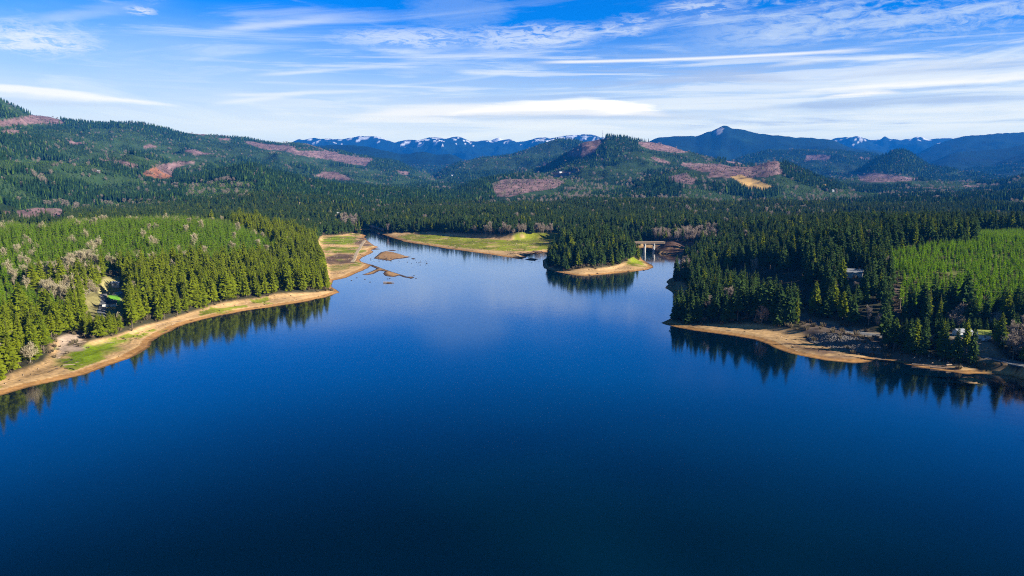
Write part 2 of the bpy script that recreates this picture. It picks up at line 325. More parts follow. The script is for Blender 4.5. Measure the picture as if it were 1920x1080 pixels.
GRASS_MUD_SHADE = [(wpoly(p, 1.3), c) for p, c in [
 ([(603,461),(606,448),(640,445),(660,443),(669,446),(663,460),(640,461)], (.23, .30, .012)), ([(604,471),(612,465),(650,465),(674,465),(668,471),(655,476),(625,476)], (.21, .24, .02)),
 ([(607,488),(630,478),(665,476),(668,493),(640,497),(612,497)], (.17,.105,.07)), ([(612,503),(640,497),(665,496),(650,505),(618,510)], (.24,.20,.06)),
 ([(664,459),(672,446),(688,446),(700,460),(688,464)], (.19,.125,.085)),
 ([(745,444),(760,441),(800,441.5),(880,449),(960,453.5),(1032,452.5),(1030,466),(1000,472),(960,474),(880,466.5),(800,455.5),(765,450)], (.23, .25, .015)),
 ([(800,442),(880,450),(960,454.5),(960,458),(880,454),(800,446)], (.28, .32, .015)),
 ([(106,690),(114,674),(143,660),(173,652),(204,642),(242,637),(242,643),(230,654),(205,661),(183,674),(151,685),(122,692)], (.21, .30, .010)),
 ([(254,631),(266,626),(280,626),(276,630),(260,633)], (.26,.28,.02)), ([(405,585),(425,576),(440,577),(425,586)], (.26,.27,.03)), ([(300,620),(320,612),(330,612),(312,621)], (.27,.25,.04)),
 ([(1172,500),(1184,493),(1203,488),(1210,492),(1214,497),(1200,501)], (.21, .25, .015)), ([(1262,477),(1280,472),(1302,470),(1302,476),(1280,480)], (.22,.22,.04)),
 ([(1812,704),(1826,688),(1860,678),(1930,688),(2100,704),(2200,890),(2010,800),(1940,742),(1920,714),(1860,704)], (.055,.042,.03)), ([(1222,470),(1230,460),(1262,455),(1292,460),(1306,468),(1292,480),(1262,481),(1236,475)], (.17,.10,.075)), ([(960,452.5),(1000,449),(1048,447),(1048,468),(1010,470),(960,474)], (.22,.24,.02)), ([(974,481),(1000,471),(1042,468),(1042,482),(1000,496),(980,489)], (.12,.075,.055)), ([(1640,664),(1700,668),(1760,678),(1800,691),(1800,696),(1740,684),(1680,674)], (.20,.13,.09)), ([(1470,640),(1530,655),(1620,668),(1640,674),(1560,668),(1490,652)], (.24,.15,.095)),  # first patch: dark brush, blackened further with the bank's shade painted in
 ]]
GRASS_MUD_SHADE = [g for g in GRASS_MUD_SHADE if len(g[0]) > 2]
Z_YR = [(1668,474),(1668,522),(1680,553),(1697,583),(1740,592),(1792,598),(1847,609),(1860,594),(1930,584),(2200,590),(2200,434),(1930,434),(1836,438),(1826,455),(1755,460)]
Z_YR2 = [(1836,438),(1930,434),(2200,434),(2200,456),(1930,454),(1850,452)]
Z_YJ = [(-300,400),(0,400),(160,400),(330,405),(430,425),(490,448),(530,470),(500,490),(420,500),(300,502),(170,512),(130,530),(0,536),(-300,545)]
Z_YL = [(-300,545),(0,536),(90,560),(135,592),(122,612),(60,612),(0,626),(-300,660)]
def cover(x, y, z, phi, flat):
    """ground-cover colour (what the ground is made of, plus painted bank shade) and whether firs may grow"""
    px, py = project(x, y, z); r = np.hypot(x, y)
    n = fbm(x, y, 30, 3, 90); nb = fbm(x, y, 400, 3, 91)
    c = np.empty(x.shape + (3,)); c[:] = (.050, .048, .026); c[r > 1900] = (.030, .058, .020)
    c += (n[..., None] * np.array([.02, .015, .01]))
    farm = ss(6000, 9000, r)[..., None]
    forest = np.array([.006, .020, .014]) * (1 + .7 * nb[..., None] + .8 * n[..., None] * (r < 9000)[..., None])
    c = c * (1 - farm) + forest * farm
    ok = (phi > 7) & (flat < .35)
    jx = px + 4 * pn(x / 90, y / 90, 5); jy = py + 1.6 * pn(x / 70, y / 120, 6)
    cut = np.zeros(x.shape, bool); front = np.zeros(x.shape, bool)
    for poly, d0, d1 in CUTS:
        cut |= pixmask(jx, jy, r, poly, d0, d1); front |= pixmask(jx, jy - .75 * 22. / r * F, r, poly, d0, d1)
    cut |= (r > 2600) & (r < 9000) & (fbm(x, y, 430, 2, 120) > .40) & (fbm(x, y, 90, 2, 121) > -.25)
    cc = np.array([.205, .125, .120]) * (1 + .9 * n[..., None]); red = pixmask(px, py, r, CUTS[10][0], 1000, 3200)
    c[cut] = np.clip(cc, .02, 1)[cut]; c[red] = (np.array([.30, .13, .07]) * (1 + .8 * n[..., None]))[red]
    qy = np.zeros(x.shape, bool)
    for poly, d0, d1 in QUARRY: qy |= pixmask(px, py, r, poly, d0, d1)
    c[qy] = (np.array([.58, .36, .12]) * (1 + .5 * n[..., None]))[qy]
    ok &= ~cut & ~qy & ~(front & (pn(x / 40, y / 40, 9) < .25))
    # snow on the high far ranges
    hi = (y > 15200)
    if hi.any():
        sn = np.zeros(x.shape, bool)
        sn[hi] = (z[hi] > r[hi] * (.0440 + .020 * fbm(x[hi], y[hi], 300, 4, 140, .6) + np.where(x[hi] > 5000, -.0005, .0)) + 60) & (fbm(x[hi], y[hi], 240, 4, 141, .65) > .07)
        sn |= (r > 20500) & (z > 640) & (x < 2000)
        c[sn] = (.86, .86, .88); ok &= ~sn
    pk = (r > 9500) & (r < 13000) & pixmask(px, py, r, [(1335,250),(1350,239),(1358,240),(1352,250),(1345,253)], 9500, 13000); c[pk] = (.42, .40, .42)
    # beaches and flats
    low = (r < 2100)
    sand = np.array([.55, .35, .165]) * (1 + .35 * n[..., None])
    b = np.clip(np.maximum(ss(.2, .7, flat), ss(15, 5, phi)), 0, 1) * (phi > -40) * low
    c = c * (1 - b[..., None]) + sand * b[..., None]
    rim = (low & (phi > -2) & (z < .75) & (b > .5))[..., None]; c = np.where(rim, c * np.array([.80, .66, .50]), c)
    tuft = low & (flat > .6) & (phi > 9) & (phi < 60) & (x < -80) & (fbm(x, y, 34, 4, 160) > .16); c[tuft] = (np.array([.24, .26, .03]) * (1 + .8 * n[..., None]))[tuft]
    yg = pixmask(px, py, r, Z_YR, 400, 1300) | pixmask(px, py, r, Z_YJ, 500, 1300); c[yg & ok] = (np.array([.115, .125, .035]) * (1 + .9 * n[..., None]))[yg & ok]
    for g, gc in GRASS_MUD_SHADE:
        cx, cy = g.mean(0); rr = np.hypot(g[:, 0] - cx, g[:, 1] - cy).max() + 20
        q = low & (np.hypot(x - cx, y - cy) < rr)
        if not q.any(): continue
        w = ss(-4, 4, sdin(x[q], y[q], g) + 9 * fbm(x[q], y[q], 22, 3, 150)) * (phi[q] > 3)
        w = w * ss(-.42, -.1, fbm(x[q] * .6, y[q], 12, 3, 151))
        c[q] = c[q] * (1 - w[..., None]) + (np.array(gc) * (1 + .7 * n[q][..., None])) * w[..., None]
    mud = low & (z < .55) & (z > -.4) & (phi < 0) & (r > 500); c[mud] = (.10, .062, .045)
    top = low & (phi < 0) & (z >= .55); c[top] = (.38, .22, .10)
    for k, pl in enumerate(CLEARINGS):
        cx, cy = pl.mean(0); q = low & (np.hypot(x - cx, y - cy) < 140)
        if not q.any(): continue
        s = sdin(x[q], y[q], pl) + 3 * pn(x[q] / 9, y[q] / 9, 8)
        w = ss(-2, 2, s); col = [(.25,.22,.09), (.26,.20,.13), (.16,.14,.07), (.36,.27,.20), (.15,.11,.08), (.16,.11,.08)][k]
        c[q] = c[q] * (1 - w[..., None]) + (np.array(col) * (1 + .7 * n[q][..., None])) * w[..., None]
        t = ok[q]; t &= s < 0; ok[q] = t
    lawn = wpoly([(203,570),(205,564),(222,560),(226,561),(226,570),(214,574)], 8)
    q = low & (np.hypot(x - lawn[0, 0], y - lawn[0, 1]) < 90)
    if q.any():
        w = ss(-1, 1, sdin(x[q], y[q], lawn)); c[q] = c[q] * (1 - w[..., None]) + np.array([.13, .33, .03]) * w[..., None]
    q = (r < 900) & (x > 40)
    if q.any():
        dr = segdist(x[q], y[q], ROAD, False); t = ok[q]; t &= dr > 8.5; ok[q] = t
        w = ss(11, 6, dr) * (phi[q] > 8); c[q] = c[q] * (1 - w[..., None]) + np.array([.30, .24, .17]) * w[..., None]
    for k in HOMES.values(): ok &= np.hypot(x - k[0], y - k[1]) > 12
    return np.clip(c, .005, .95), ok, cut
def mesh_obj(name, V, Fc, mats, smooth=False, link=True, midx=None, nside=None):
    me = bpy.data.meshes.new(name)
    V = np.asarray(V, np.float32)
    if isinstance(Fc, np.ndarray):
        k = Fc.shape[1]; me.vertices.add(len(V)); me.vertices.foreach_set('co', V.ravel())
        me.loops.add(Fc.size); me.loops.foreach_set('vertex_index', Fc.astype(np.int32).ravel())
        me.polygons.add(len(Fc)); me.polygons.foreach_set('loop_start', np.arange(0, Fc.size, k, dtype=np.int32))
        me.update(calc_edges=True)
    else:
        me.from_pydata([tuple(v) for v in V], [], Fc)
    for m in mats: me.materials.append(m)
    if midx is not None: me.polygons.foreach_set('material_index', np.asarray(midx, np.int32))
    if smooth: me.polygons.foreach_set('use_smooth', np.ones(len(me.polygons), bool))
    me.update()
    o = bpy.data.objects.new(name, me)
    if link: COL.objects.link(o)
    return o
def tag(o, label=None, cat=None, group=None, kind=None):
    for k, v in (('label', label), ('category', cat), ('group', group), ('kind', kind)):
        if v: o[k] = v
    return o
NA, az0 = 1240, math.radians(62)
azs = np.linspace(-az0, az0, NA)
rs = np.concatenate([np.geomspace(190, 1700, 620), np.geomspace(1700, 9000, 330)[1:], np.geomspace(9000, 22500, 190)[1:]])
AZ, RR = np.meshgrid(azs, rs)
GX, GY = RR * np.sin(AZ), RR * np.cos(AZ)
GZ, GPHI, GFLAT = height(GX, GY, True)
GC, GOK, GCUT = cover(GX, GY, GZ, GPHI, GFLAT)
nr, na = GX.shape
idx = np.arange(nr * na).reshape(nr, na)
quads = np.stack([idx[:-1, :-1], idx[:-1, 1:], idx[1:, 1:], idx[1:, :-1]], -1).reshape(-1, 4)
m, n, out = material('ground_cover'); M['ground'] = m
at = n.new('ShaderNodeAttribute', attribute_name='cover'); geo = n.new('ShaderNodeNewGeometry')
pos = geo.outputs['Position']; sep = n.new('ShaderNodeSeparateXYZ'); n.put(sep.inputs[0], pos)
f1 = n.noise(pos, .35, 5, .65); f2 = n.noise(pos, .02, 5, .65); f3 = n.noise(pos, .0035, 5, .6)
k = n.m('ADD', n.m('MULTIPLY', n.m('ADD', n.m('ADD', f1, f2), f3), 1.55), -1.30)
# strand lines: thin bands that follow the falling water level
bandz = n.m('ADD', n.m('MULTIPLY', sep.outputs[2], 5.0), n.m('MULTIPLY', f2, 3.0))
band = n.noise(n.xyz(0.0, 0.0, bandz), 1.4, 3, .7)
kb = n.mr(band, .32, .68, .55, 1.30, False)
lowz = n.mr(sep.outputs[2], 4.5, 3.0)
wet = n.mr(sep.outputs[2], .06, .22, .45, 1.0)
k = n.m('MULTIPLY', n.m('MAXIMUM', k, .2), wet)
kk = n.m('MULTIPLY', k, n.m('ADD', n.m('MULTIPLY', lowz, n.m('SUBTRACT', kb, 1.0)), 1.0))
b = n.new('ShaderNodeBsdfPrincipled'); b.inputs['Roughness'].default_value = .95; b.inputs['Specular IOR Level'].default_value = .1
n.put(b.inputs['Base Color'], n.mix(1.0, at.outputs['Color'], n.xyz(kk, kk, kk), 'MULTIPLY'))
fb = n.noise(pos, .045, 4, .7); bp = n.new('ShaderNodeBump'); bp.inputs['Strength'].default_value = .8; bp.inputs['Distance'].default_value = 1.0
camd = n.m('MULTIPLY', n.mr(sep.outputs[1], 3000, 9000, .03, 14.0, False), fb)
n.put(bp.inputs['Height'], camd); n.nt.links.new(bp.outputs[0], b.inputs['Normal'])
n.nt.links.new(b.outputs[0], out.inputs[0])
terrain = mesh_obj('terrain', np.stack([GX, GY, GZ], -1).reshape(-1, 3), quads, [M['ground']], True)
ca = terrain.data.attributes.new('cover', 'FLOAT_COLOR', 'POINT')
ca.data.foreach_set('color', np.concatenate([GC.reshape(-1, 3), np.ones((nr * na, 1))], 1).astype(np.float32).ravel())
tag(terrain, kind='structure')
# ---------------------------------------------------------------- water sheet
m, n, out = material('lake_water'); M['water'] = m
geo = n.new('ShaderNodeNewGeometry'); pos = geo.outputs['Position']
b = n.new('ShaderNodeBsdfPrincipled'); n.put(b.inputs['Base Color'], n.mix(n.mr(n.noise(pos, .0035, 3), .42, .66), (.0001, .0075, .020), (.0002, .018, .038))); b.inputs['IOR'].default_value = 1.333; b.inputs['Coat Weight'].default_value = 1.0; b.inputs['Coat IOR'].default_value = 1.333; b.inputs['Coat Roughness'].default_value = .085
b.inputs['Roughness'].default_value = .085
w1 = n.noise(pos, .9, 2); w2 = n.noise(pos, .12, 3)
patch = n.mr(n.noise(pos, .006, 3), .40, .68, .25, 1.0)
bp = n.new('ShaderNodeBump'); bp.inputs['Strength'].default_value = 1.0; bp.inputs['Distance'].default_value = 1.0
n.put(bp.inputs['Height'], n.m('MULTIPLY', n.m('ADD', n.m('MULTIPLY', w1, .010), n.m('MULTIPLY', w2, .03)), patch))
n.nt.links.new(bp.outputs[0], b.inputs['Normal']); n.nt.links.new(bp.outputs[0], b.inputs['Coat Normal']); n.nt.links.new(b.outputs[0], out.inputs[0])
g = 24; wx = np.linspace(-3000, 3000, g); wy = np.linspace(-2500, 2600, g); WX, WY = np.meshgrid(wx, wy)
wi = np.arange(g * g).reshape(g, g)
water = mesh_obj('water', np.stack([WX, WY, 0 * WX], -1).reshape(-1, 3), np.stack([wi[:-1, :-1], wi[:-1, 1:], wi[1:, 1:], wi[1:, :-1]], -1).reshape(-1, 4), [M['water']])
tag(water, kind='structure')
# ---------------------------------------------------------------- tree models (built at 1 m height scale: h metres tall)
class MB:
    def __init__(s): s.v = []; s.f = []; s.m = []
    def tri(s, *p, mat=0):
        i = len(s.v); s.v += [tuple(q) for q in p]; s.f.append(tuple(range(i, i + len(p)))); s.m.append(mat)
    def tube(s, a, b, r0, r1, sides=5, mat=0, cap=False):
        a = Vector(a); b = Vector(b); d = (b - a)
        if d.length < 1e-6: return
        d.normalize(); u = d.orthogonal().normalized(); w = d.cross(u); i = len(s.v)
        for p, r in ((a, r0), (b, r1)):
            for k in range(sides):
                q = 2 * math.pi * k / sides; s.v.append(tuple(p + (u * math.cos(q) + w * math.sin(q)) * r))
        for k in range(sides):
            j = (k + 1) % sides; s.f.append((i + k, i + j, i + sides + j, i + sides + k)); s.m.append(mat)
        if cap:
            s.f.append(tuple(i + sides + k for k in range(sides))); s.m.append(mat); s.f.append(tuple(i + k for k in reversed(range(sides)))); s.m.append(mat)
    def box(s, x0, x1, y0, y1, z0, z1, mat=0):
        i = len(s.v); s.v += [(x, y, z) for z in (z0, z1) for y in (y0, y1) for x in (x0, x1)]
        for f in ((0, 2, 3, 1), (4, 5, 7, 6), (0, 1, 5, 4), (2, 6, 7, 3), (0, 4, 6, 2), (1, 3, 7, 5)): s.f.append(tuple(i + k for k in f)); s.m.append(mat)
    def build(s, name, mats, parent=None, link=True):
        o = mesh_obj(name, s.v, s.f, mats, link=link, midx=s.m)
        if parent: o.parent = parent
        return o
def fir_parts(seed, h=28., r=4.0, base=.1, dens=1.0, power=.8):
    R = random.Random(seed); tr = MB(); cr = MB()
    tr.tube((0, 0, -1), (0, 0, h * .55), h * .013, h * .008, 6); tr.tube((0, 0, h * .55), (0, 0, h * .97), h * .008, h * .002, 5)
    z = h * base; lean = R.uniform(0, 6.28)
    while z < h * .985:
        u = (z / h - base) / (1 - base)
        rad = r * min((1 - u) ** power + .03, .62 + 2.2 * u) * R.uniform(.82, 1.12)
        nb = max(4, int(R.uniform(7, 10) * dens * (.55 + .45 * (1 - u)))); a0 = R.uniform(0, 6.28)
        for k in range(nb):
            a = a0 + 6.283 * k / nb + R.uniform(-.28, .28)
            L = rad * R.uniform(.6, 1.2)
            if R.random() < .07: L *= 1.3
            dz = L * (R.uniform(-.42, -.1) + .55 * max(0, u - .5)); zz = z + R.uniform(-.35, .35) * h * .03
            ca, sa = math.cos(a), math.sin(a)
            def pt(l, side, up): return (ca * l - sa * side, sa * l + ca * side, zz + up)
            w = L * R.uniform(.26, .40); sg = L * R.uniform(.16, .30)
            root = pt(.05 * L, 0, .10 * L); tip = pt(L, R.uniform(-.1, .1) * L, dz); m1 = pt(.5 * L, 0, dz * .3 + .05 * L)
            lf = pt(.55 * L, w, dz * .6 - sg); rt = pt(.55 * L, -w, dz * .6 - sg)
            cr.tri(root, lf, m1); cr.tri(root, m1, rt); cr.tri(m1, lf, tip); cr.tri(m1, tip, rt)
            for q in range(2):
                l = R.uniform(.35, .9); sd = R.uniform(-.9, .9) * w
                cr.tri(pt(l * L, sd, dz * l), pt((l + .18) * L, sd * 1.3, dz * l - sg * 1.2), pt((l - .14) * L, sd * 1.5, dz * l - sg * 1.1))
        z += h * .030 * R.uniform(.8, 1.25) * (1 - .35 * u)
    cr.tri((-.25, 0, h * .95), (.25, 0, h * .95), (0, 0, h * 1.01)); cr.tri((0, -.25, h * .95), (0, .25, h * .95), (0, 0, h * 1.01))
    return tr, cr
def bare_parts(seed, h=17., spread=.42, upright=.5):
    R = random.Random(seed); tr = MB(); cr = MB()
    def grow(p, d, L, r, lev):
        q = p + d * L
        (tr if lev == 0 else cr).tube(p, q, r, r * .62, 5 if lev < 1 else 3)
        if lev >= 3:
            for _ in range(5):
                s = p + (q - p) * R.uniform(.15, 1); e = s + (d + Vector((R.uniform(-1, 1), R.uniform(-1, 1), R.uniform(-.3, 1)))).normalized() * L * R.uniform(.5, 1.0)
                sd = Vector((R.uniform(-1, 1), R.uniform(-1, 1), R.uniform(-.4, .4))).normalized() * .125
                cr.tri(s - sd, s + sd, e + sd * .5, e - sd * .5)
            return
        nk = (8, 4, 4)[lev]
        for i in range(nk):
            a = 6.283 * i / nk + R.uniform(-.5, .5); o = d.orthogonal().normalized(); o2 = d.cross(o)
            side = o * math.cos(a) + o2 * math.sin(a)
            nd = (d * R.uniform(.5, .9) + side * R.uniform(spread, spread + .5) + Vector((0, 0, upright * .5))).normalized()
            s = p + (q - p) * (R.uniform(.3, 1.0) if lev else R.uniform(.22, 1))
            grow(s, nd, L * (R.uniform(.5, .78) if lev else R.uniform(.34, .56)), r * .5, lev + 1)
        grow(q, (d + Vector((R.uniform(-.2, .2), R.uniform(-.2, .2), .2))).normalized(), L * (.6 if lev else .45), r * .6, lev + 1)
    grow(Vector((0, 0, -.6)), Vector((R.uniform(-.08, .08), R.uniform(-.08, .08), 1)).normalized(), h * .58, h * .014, 0)
    return tr, cr
def young_parts(seed, h=7., r=1.6):
    R = random.Random(seed); cr = MB(); cr.tube((0, 0, -.5), (0, 0, h * .9), h * .012, h * .003, 4, 1)
    z = h * .04
    while z < h * .96:
        u = z / h; rad = r * ((1 - u) ** .85 + .04) * R.uniform(.85, 1.15); nb = 7; a0 = R.uniform(0, 6.28)
        for k in range(nb):
            a = a0 + 6.283 * k / nb + R.uniform(-.25, .25); L = rad * R.uniform(.7, 1.2); ca, sa = math.cos(a), math.sin(a)
            dz = L * R.uniform(-.25, .35); w = .36 * L
            pt = lambda l, s, up: (ca * l - sa * s, sa * l + ca * s, z + up)
            cr.tri(pt(0, 0, .12 * L), pt(.55 * L, w, dz * .5 - .2 * L), pt(L, 0, dz)); cr.tri(pt(0, 0, .12 * L), pt(L, 0, dz), pt(.55 * L, -w, dz * .5 - .2 * L))
        z += h * .075 * R.uniform(.85, 1.2)
    return cr
def far_parts(seed, h=26., r=3.6):
    R = random.Random(seed); cr = MB(); lv = 4
    for k in range(lv):
        z0 = h * (.06 + .80 * k / lv) ; z1 = min(h, z0 + h * (.42 if k < lv - 1 else .34)); rad = r * (1 - k / (lv + .6)) ** .9; n_ = 6
        a0 = R.uniform(0, 6); ring = [(math.cos(a0 + 6.283 * i / n_) * rad * R.uniform(.6, 1.25), math.sin(a0 + 6.283 * i / n_) * rad * R.uniform(.6, 1.25), z0 + R.uniform(-.05, .05) * h) for i in range(n_)]
        for i in range(n_): cr.tri(ring[i], ring[(i + 1) % n_], (R.uniform(-.3, .3), R.uniform(-.3, .3), z1))
    return cr
def scrub_parts(seed):
    R = random.Random(seed); cr = MB()
    for k in range(70):
        a = R.uniform(0, 6.28); d = math.sqrt(R.random()) * 1.5; b_ = Vector((math.cos(a) * d * .5, math.sin(a) * d * .5, 0)); t = Vector((math.cos(a) * d, math.sin(a) * d, R.uniform(.6, 2.2)))
        s = Vector((R.uniform(-1, 1), R.uniform(-1, 1), 0)) * .12; cr.tri(b_ - s, b_ + s, t + s * .8, t - s * .8)
    return cr
def merged(a, b):
    o = MB(); o.v = list(a.v) + list(b.v); n_ = len(a.v); o.f = list(a.f) + [tuple(i + n_ for i in f) for f in b.f]; o.m = [0] * len(a.f) + [1] * len(b.f); return o
FIRS = [fir_parts(10 + i, 28., r_, b_, d_, p_) for i, (r_, b_, d_, p_) in enumerate([(5.2,.05,1.,.80),(4.4,.09,1.,.72),(6.2,.04,1.15,.9),(3.7,.26,.9,.6),(4.8,.07,1.,.62),(5.6,.12,.95,.95),(3.4,.05,.9,.8),(6.6,.15,.85,.55),(4.6,.35,.7,.5)])]
BARES = [bare_parts(60 + i, h_, s_, u_) for i, (h_, s_, u_) in enumerate([(17,.30,.7),(15,.42,.5),(18,.22,.9),(13,.55,.4)])]
YOUNGS = [young_parts(80 + i, 7., r_) for i, r_ in enumerate((1.45, 1.2, 1.65))]
FARS = [far_parts(95 + i, 26., r_) for i, r_ in enumerate((3.8, 3.2, 4.2, 3.5))]
SCRUBS = [scrub_parts(110 + i) for i in range(3)]
proto = {}
for mk in ('fir', 'fir_light'): proto[mk] = [merged(t, c).build('fir_model', [M['bark'], M[mk]], link=False) for t, c in FIRS]
for mk in ('young', 'young_mid'): proto[mk] = [c.build('young_fir_model', [M[mk], M['bark']], link=False) for c in YOUNGS]
for mk in ('twig', 'twig_grey'): proto[mk] = [merged(t, c).build('bare_tree_model', [M['bark_pale'], M[mk]], link=False) for t, c in BARES]
for mk in ('far', 'far_light'): proto[mk] = [c.build('far_fir_model', [M[mk]], link=False) for c in FARS]
proto['far_bare'] = [merged(*bare_parts(130, 16, .5, .4)).build('far_bare_model', [M['bark_pale'], M['twig_grey']], link=False)]
proto['scrub'] = [c.build('scrub_model', [M['scrub']], link=False) for c in SCRUBS]
def scatter(name, sets):
    """sets: [(proto list, xyz, rot, scale xyz, index)] -> one object whose points carry the tree models"""
    V = np.concatenate([s[1] for s in sets]); n_ = len(V)
    me = bpy.data.meshes.new(name); me.vertices.add(n_); me.vertices.foreach_set('co', V.astype(np.float32).ravel())
    rot = np.concatenate([s[2] for s in sets]); scl = np.concatenate([s[3] for s in sets])
    off = 0; ids = []; models = []
    for s in sets:
        ids.append(np.full(len(s[1]), len(models)) + s[4]); models += s[0]
    ids = np.concatenate(ids)
    a = me.attributes.new('turn', 'FLOAT', 'POINT'); a.data.foreach_set('value', rot.astype(np.float32))
    a = me.attributes.new('size', 'FLOAT_VECTOR', 'POINT'); a.data.foreach_set('vector', scl.astype(np.float32).ravel())
    a = me.attributes.new('pick', 'INT', 'POINT'); a.data.foreach_set('value', ids.astype(np.int32))
    o = bpy.data.objects.new(name, me); COL.objects.link(o)
    ng = bpy.data.node_groups.new(name, 'GeometryNodeTree')
    ng.interface.new_socket('Geometry', in_out='INPUT', socket_type='NodeSocketGeometry'); ng.interface.new_socket('Geometry', in_out='OUTPUT', socket_type='NodeSocketGeometry')
    nn, ln = ng.nodes, ng.links
    gi = nn.new('NodeGroupInput'); go = nn.new('NodeGroupOutput')
    def attr(nm, t):
        q = nn.new('GeometryNodeInputNamedAttribute'); q.data_type = t; q.inputs['Name'].default_value = nm
        return [z_ for z_ in q.outputs if z_.enabled and z_.name == 'Attribute'][0]
    pick, turn, size = attr('pick', 'INT'), attr('turn', 'FLOAT'), attr('size', 'FLOAT_VECTOR')
    cx = nn.new('ShaderNodeCombineXYZ'); ln.new(turn, cx.inputs[2])
    er = nn.new('FunctionNodeEulerToRotation'); ln.new(cx.outputs[0], er.inputs[0])
    join = nn.new('GeometryNodeJoinGeometry'); last = gi.outputs[0]
    for k, mo in enumerate(models):
        sel = nn.new('FunctionNodeCompare'); sel.data_type = 'INT'; sel.operation = 'EQUAL'
        ia = [z_ for z_ in sel.inputs if z_.enabled]; ln.new(pick, ia[0]); ia[1].default_value = k
        oi = nn.new('GeometryNodeObjectInfo'); oi.inputs['Object'].default_value = mo
        ip = nn.new('GeometryNodeInstanceOnPoints'); ln.new(gi.outputs[0], ip.inputs['Points']); ln.new(sel.outputs[0], ip.inputs['Selection'])
        ln.new(oi.outputs['Geometry'], ip.inputs['Instance']); ln.new(er.outputs[0], ip.inputs['Rotation']); ln.new(size, ip.inputs['Scale'])
        ln.new(ip.outputs[0], join.inputs[0])
    ln.new(join.outputs[0], go.inputs[0])
    md = o.modifiers.new('growth', 'NODES'); md.node_group = ng
    return tag(o, kind='stuff')
# ---------------------------------------------------------------- where trees stand
def stand(x, y, size):           # random value of the forest stand (jittered cells) that holds the point
    gx, gy = np.floor(x / size).astype(np.int64), np.floor(y / size).astype(np.int64)
    best = np.full(x.shape, 1e18); val = np.zeros(x.shape)
    for i in (-1, 0, 1):
        for j in (-1, 0, 1):
            h = _perm[(_perm[(gx + i) & 4095] + gy + j) & 4095]
            qx = (gx + i + .5 + _grad[h, 0] * .45) * size; qy = (gy + j + .5 + _grad[h, 1] * .45) * size
            d = (x - qx) ** 2 + (y - qy) ** 2; b_ = d < best
            best[b_] = d[b_]; val[b_] = (h[b_] % 997) / 997.
    return val
def grid(x0, x1, y0, y1, s):
    a = np.arange(x0, x1, s); b_ = np.arange(y0, y1, s); X, Y = np.meshgrid(a, b_)
    X = X + (rng.random(X.shape) - .5) * s * .9; Y = Y + (rng.random(Y.shape) - .5) * s * .9
    return X.ravel(), Y.ravel()
Z_BARE = [[(40,548),(100,536),(180,548),(190,575),(130,585),(90,570)], [(90,510),(180,480),(195,535),(100,535)], [(20,520),(80,515),(80,535),(20,540)], [(880,436),(1050,436),(1050,455),(880,449)], [(1225,440),(1345,436),(1345,462),(1225,460)],
 [(1115,508),(1150,498),(1184,489),(1192,494),(1150,508)], [(635,410),(668,412),(668,432),(650,430)], [(1262,500),(1290,495),(1300,525),(1266,525)], [(1880,640),(1960,640),(1960,690),(1890,675)], [(104,668),(108,640),(150,632),(160,650),(120,660)], [(1590,612),(1660,606),(1665,632),(1600,622)], [(1780,606),(1880,606),(1880,622),(1780,620)]]
Z_GAP = [[(1336,540),(1342,512),(1400,502),(1480,512),(1545,552),(1510,574),(1430,556)], [(1490,566),(1540,560),(1560,586),(1500,592)], [(1600,572),(1650,566),(1660,600),(1610,606)], [(1480,502),(1500,498),(1510,530),(1480,530)]]
def near_points():
    X, Y = grid(-1000, 1300, 260, 2050, 7.1)
    q = (np.abs(X / Y) < .86) | ((X > 0) & (X / Y < 1.15)); X, Y = X[q], Y[q]
    Z, phi, flat = height(X, Y, True); _, ok, cut = cover(X, Y, Z, phi, flat)
    X, Y, Z, phi = X[ok], Y[ok], Z[ok], phi[ok]
    return X, Y, Z, phi
X, Y, Z, PH = near_points(); R0 = np.hypot(X, Y); PX, PY = project(X, Y, Z)
st = stand(X, Y, 170.); nz = fbm(X, Y, 60, 3, 200); rnd = rng.random(X.shape)
young = pixmask(PX, PY, R0, Z_YR, 400, 1300) | pixmask(PX, PY, R0, Z_YR2, 400, 1500) | pixmask(PX, PY, R0, Z_YL, 300, 900)
mid = pixmask(PX, PY, R0, Z_YJ, 500, 1300) & ~young
bare_p = np.where(PX > 1000, .012, np.where(R0 < 800, .03, .016)) + .07 * (nz > .33) + np.where((PX < 560) & (R0 < 1250), .010 + .11 * (nz > .34), 0)
for zb in Z_BARE: bare_p = np.where(pixmask(PX, PY, R0, zb, 300, 1900), .75, bare_p)
bare = ~young & (rnd < bare_p)
mid &= ~bare
fir = ~young & ~mid & ~bare
hgt = 23.5 + 11 * (rng.random(X.shape) - .5) + 7 * nz + np.where(rng.random(X.shape) < .07, 6, 0)
hgt = np.where(R0 > 1150, hgt * np.interp(st, [0, .3, .5, 1], [.62, .75, 1.0, 1.05]), hgt)
hgt = np.where(PH < 25, hgt * .96, hgt)
hgt = np.where(rng.random(X.shape) < .12, hgt * .55, hgt)
def clear_view(x_, y_, z_, h_, keep):
    px_, pt_ = project(x_, y_, z_ + h_); _, pb_ = project(x_, y_, z_)
    for x0, x1, yb, d1 in ((150, 240, 586, 640), (1582, 1622, 531, 690), (1676, 1868, 594, 560), (1868, 1935, 584, 560)):
        hit = (px_ > x0) & (px_ < x1) & (pt_ < yb) & (pb_ > yb) & (np.hypot(x_, y_) < d1)
        h_ = np.where(hit, h_ * np.clip((pb_ - yb) / np.maximum(pb_ - pt_, 1), .3, 1), h_)
    return h_
hgt = hgt * np.interp(R0, [400, 900, 1300], [.95, .86, .80])
hgt = clear_view(X, Y, Z, hgt, fir)
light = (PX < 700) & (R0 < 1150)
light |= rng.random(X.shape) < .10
gap = ((nz < -.50) & (R0 > 800)) | ((nz < -.60) & (PX > 1000))
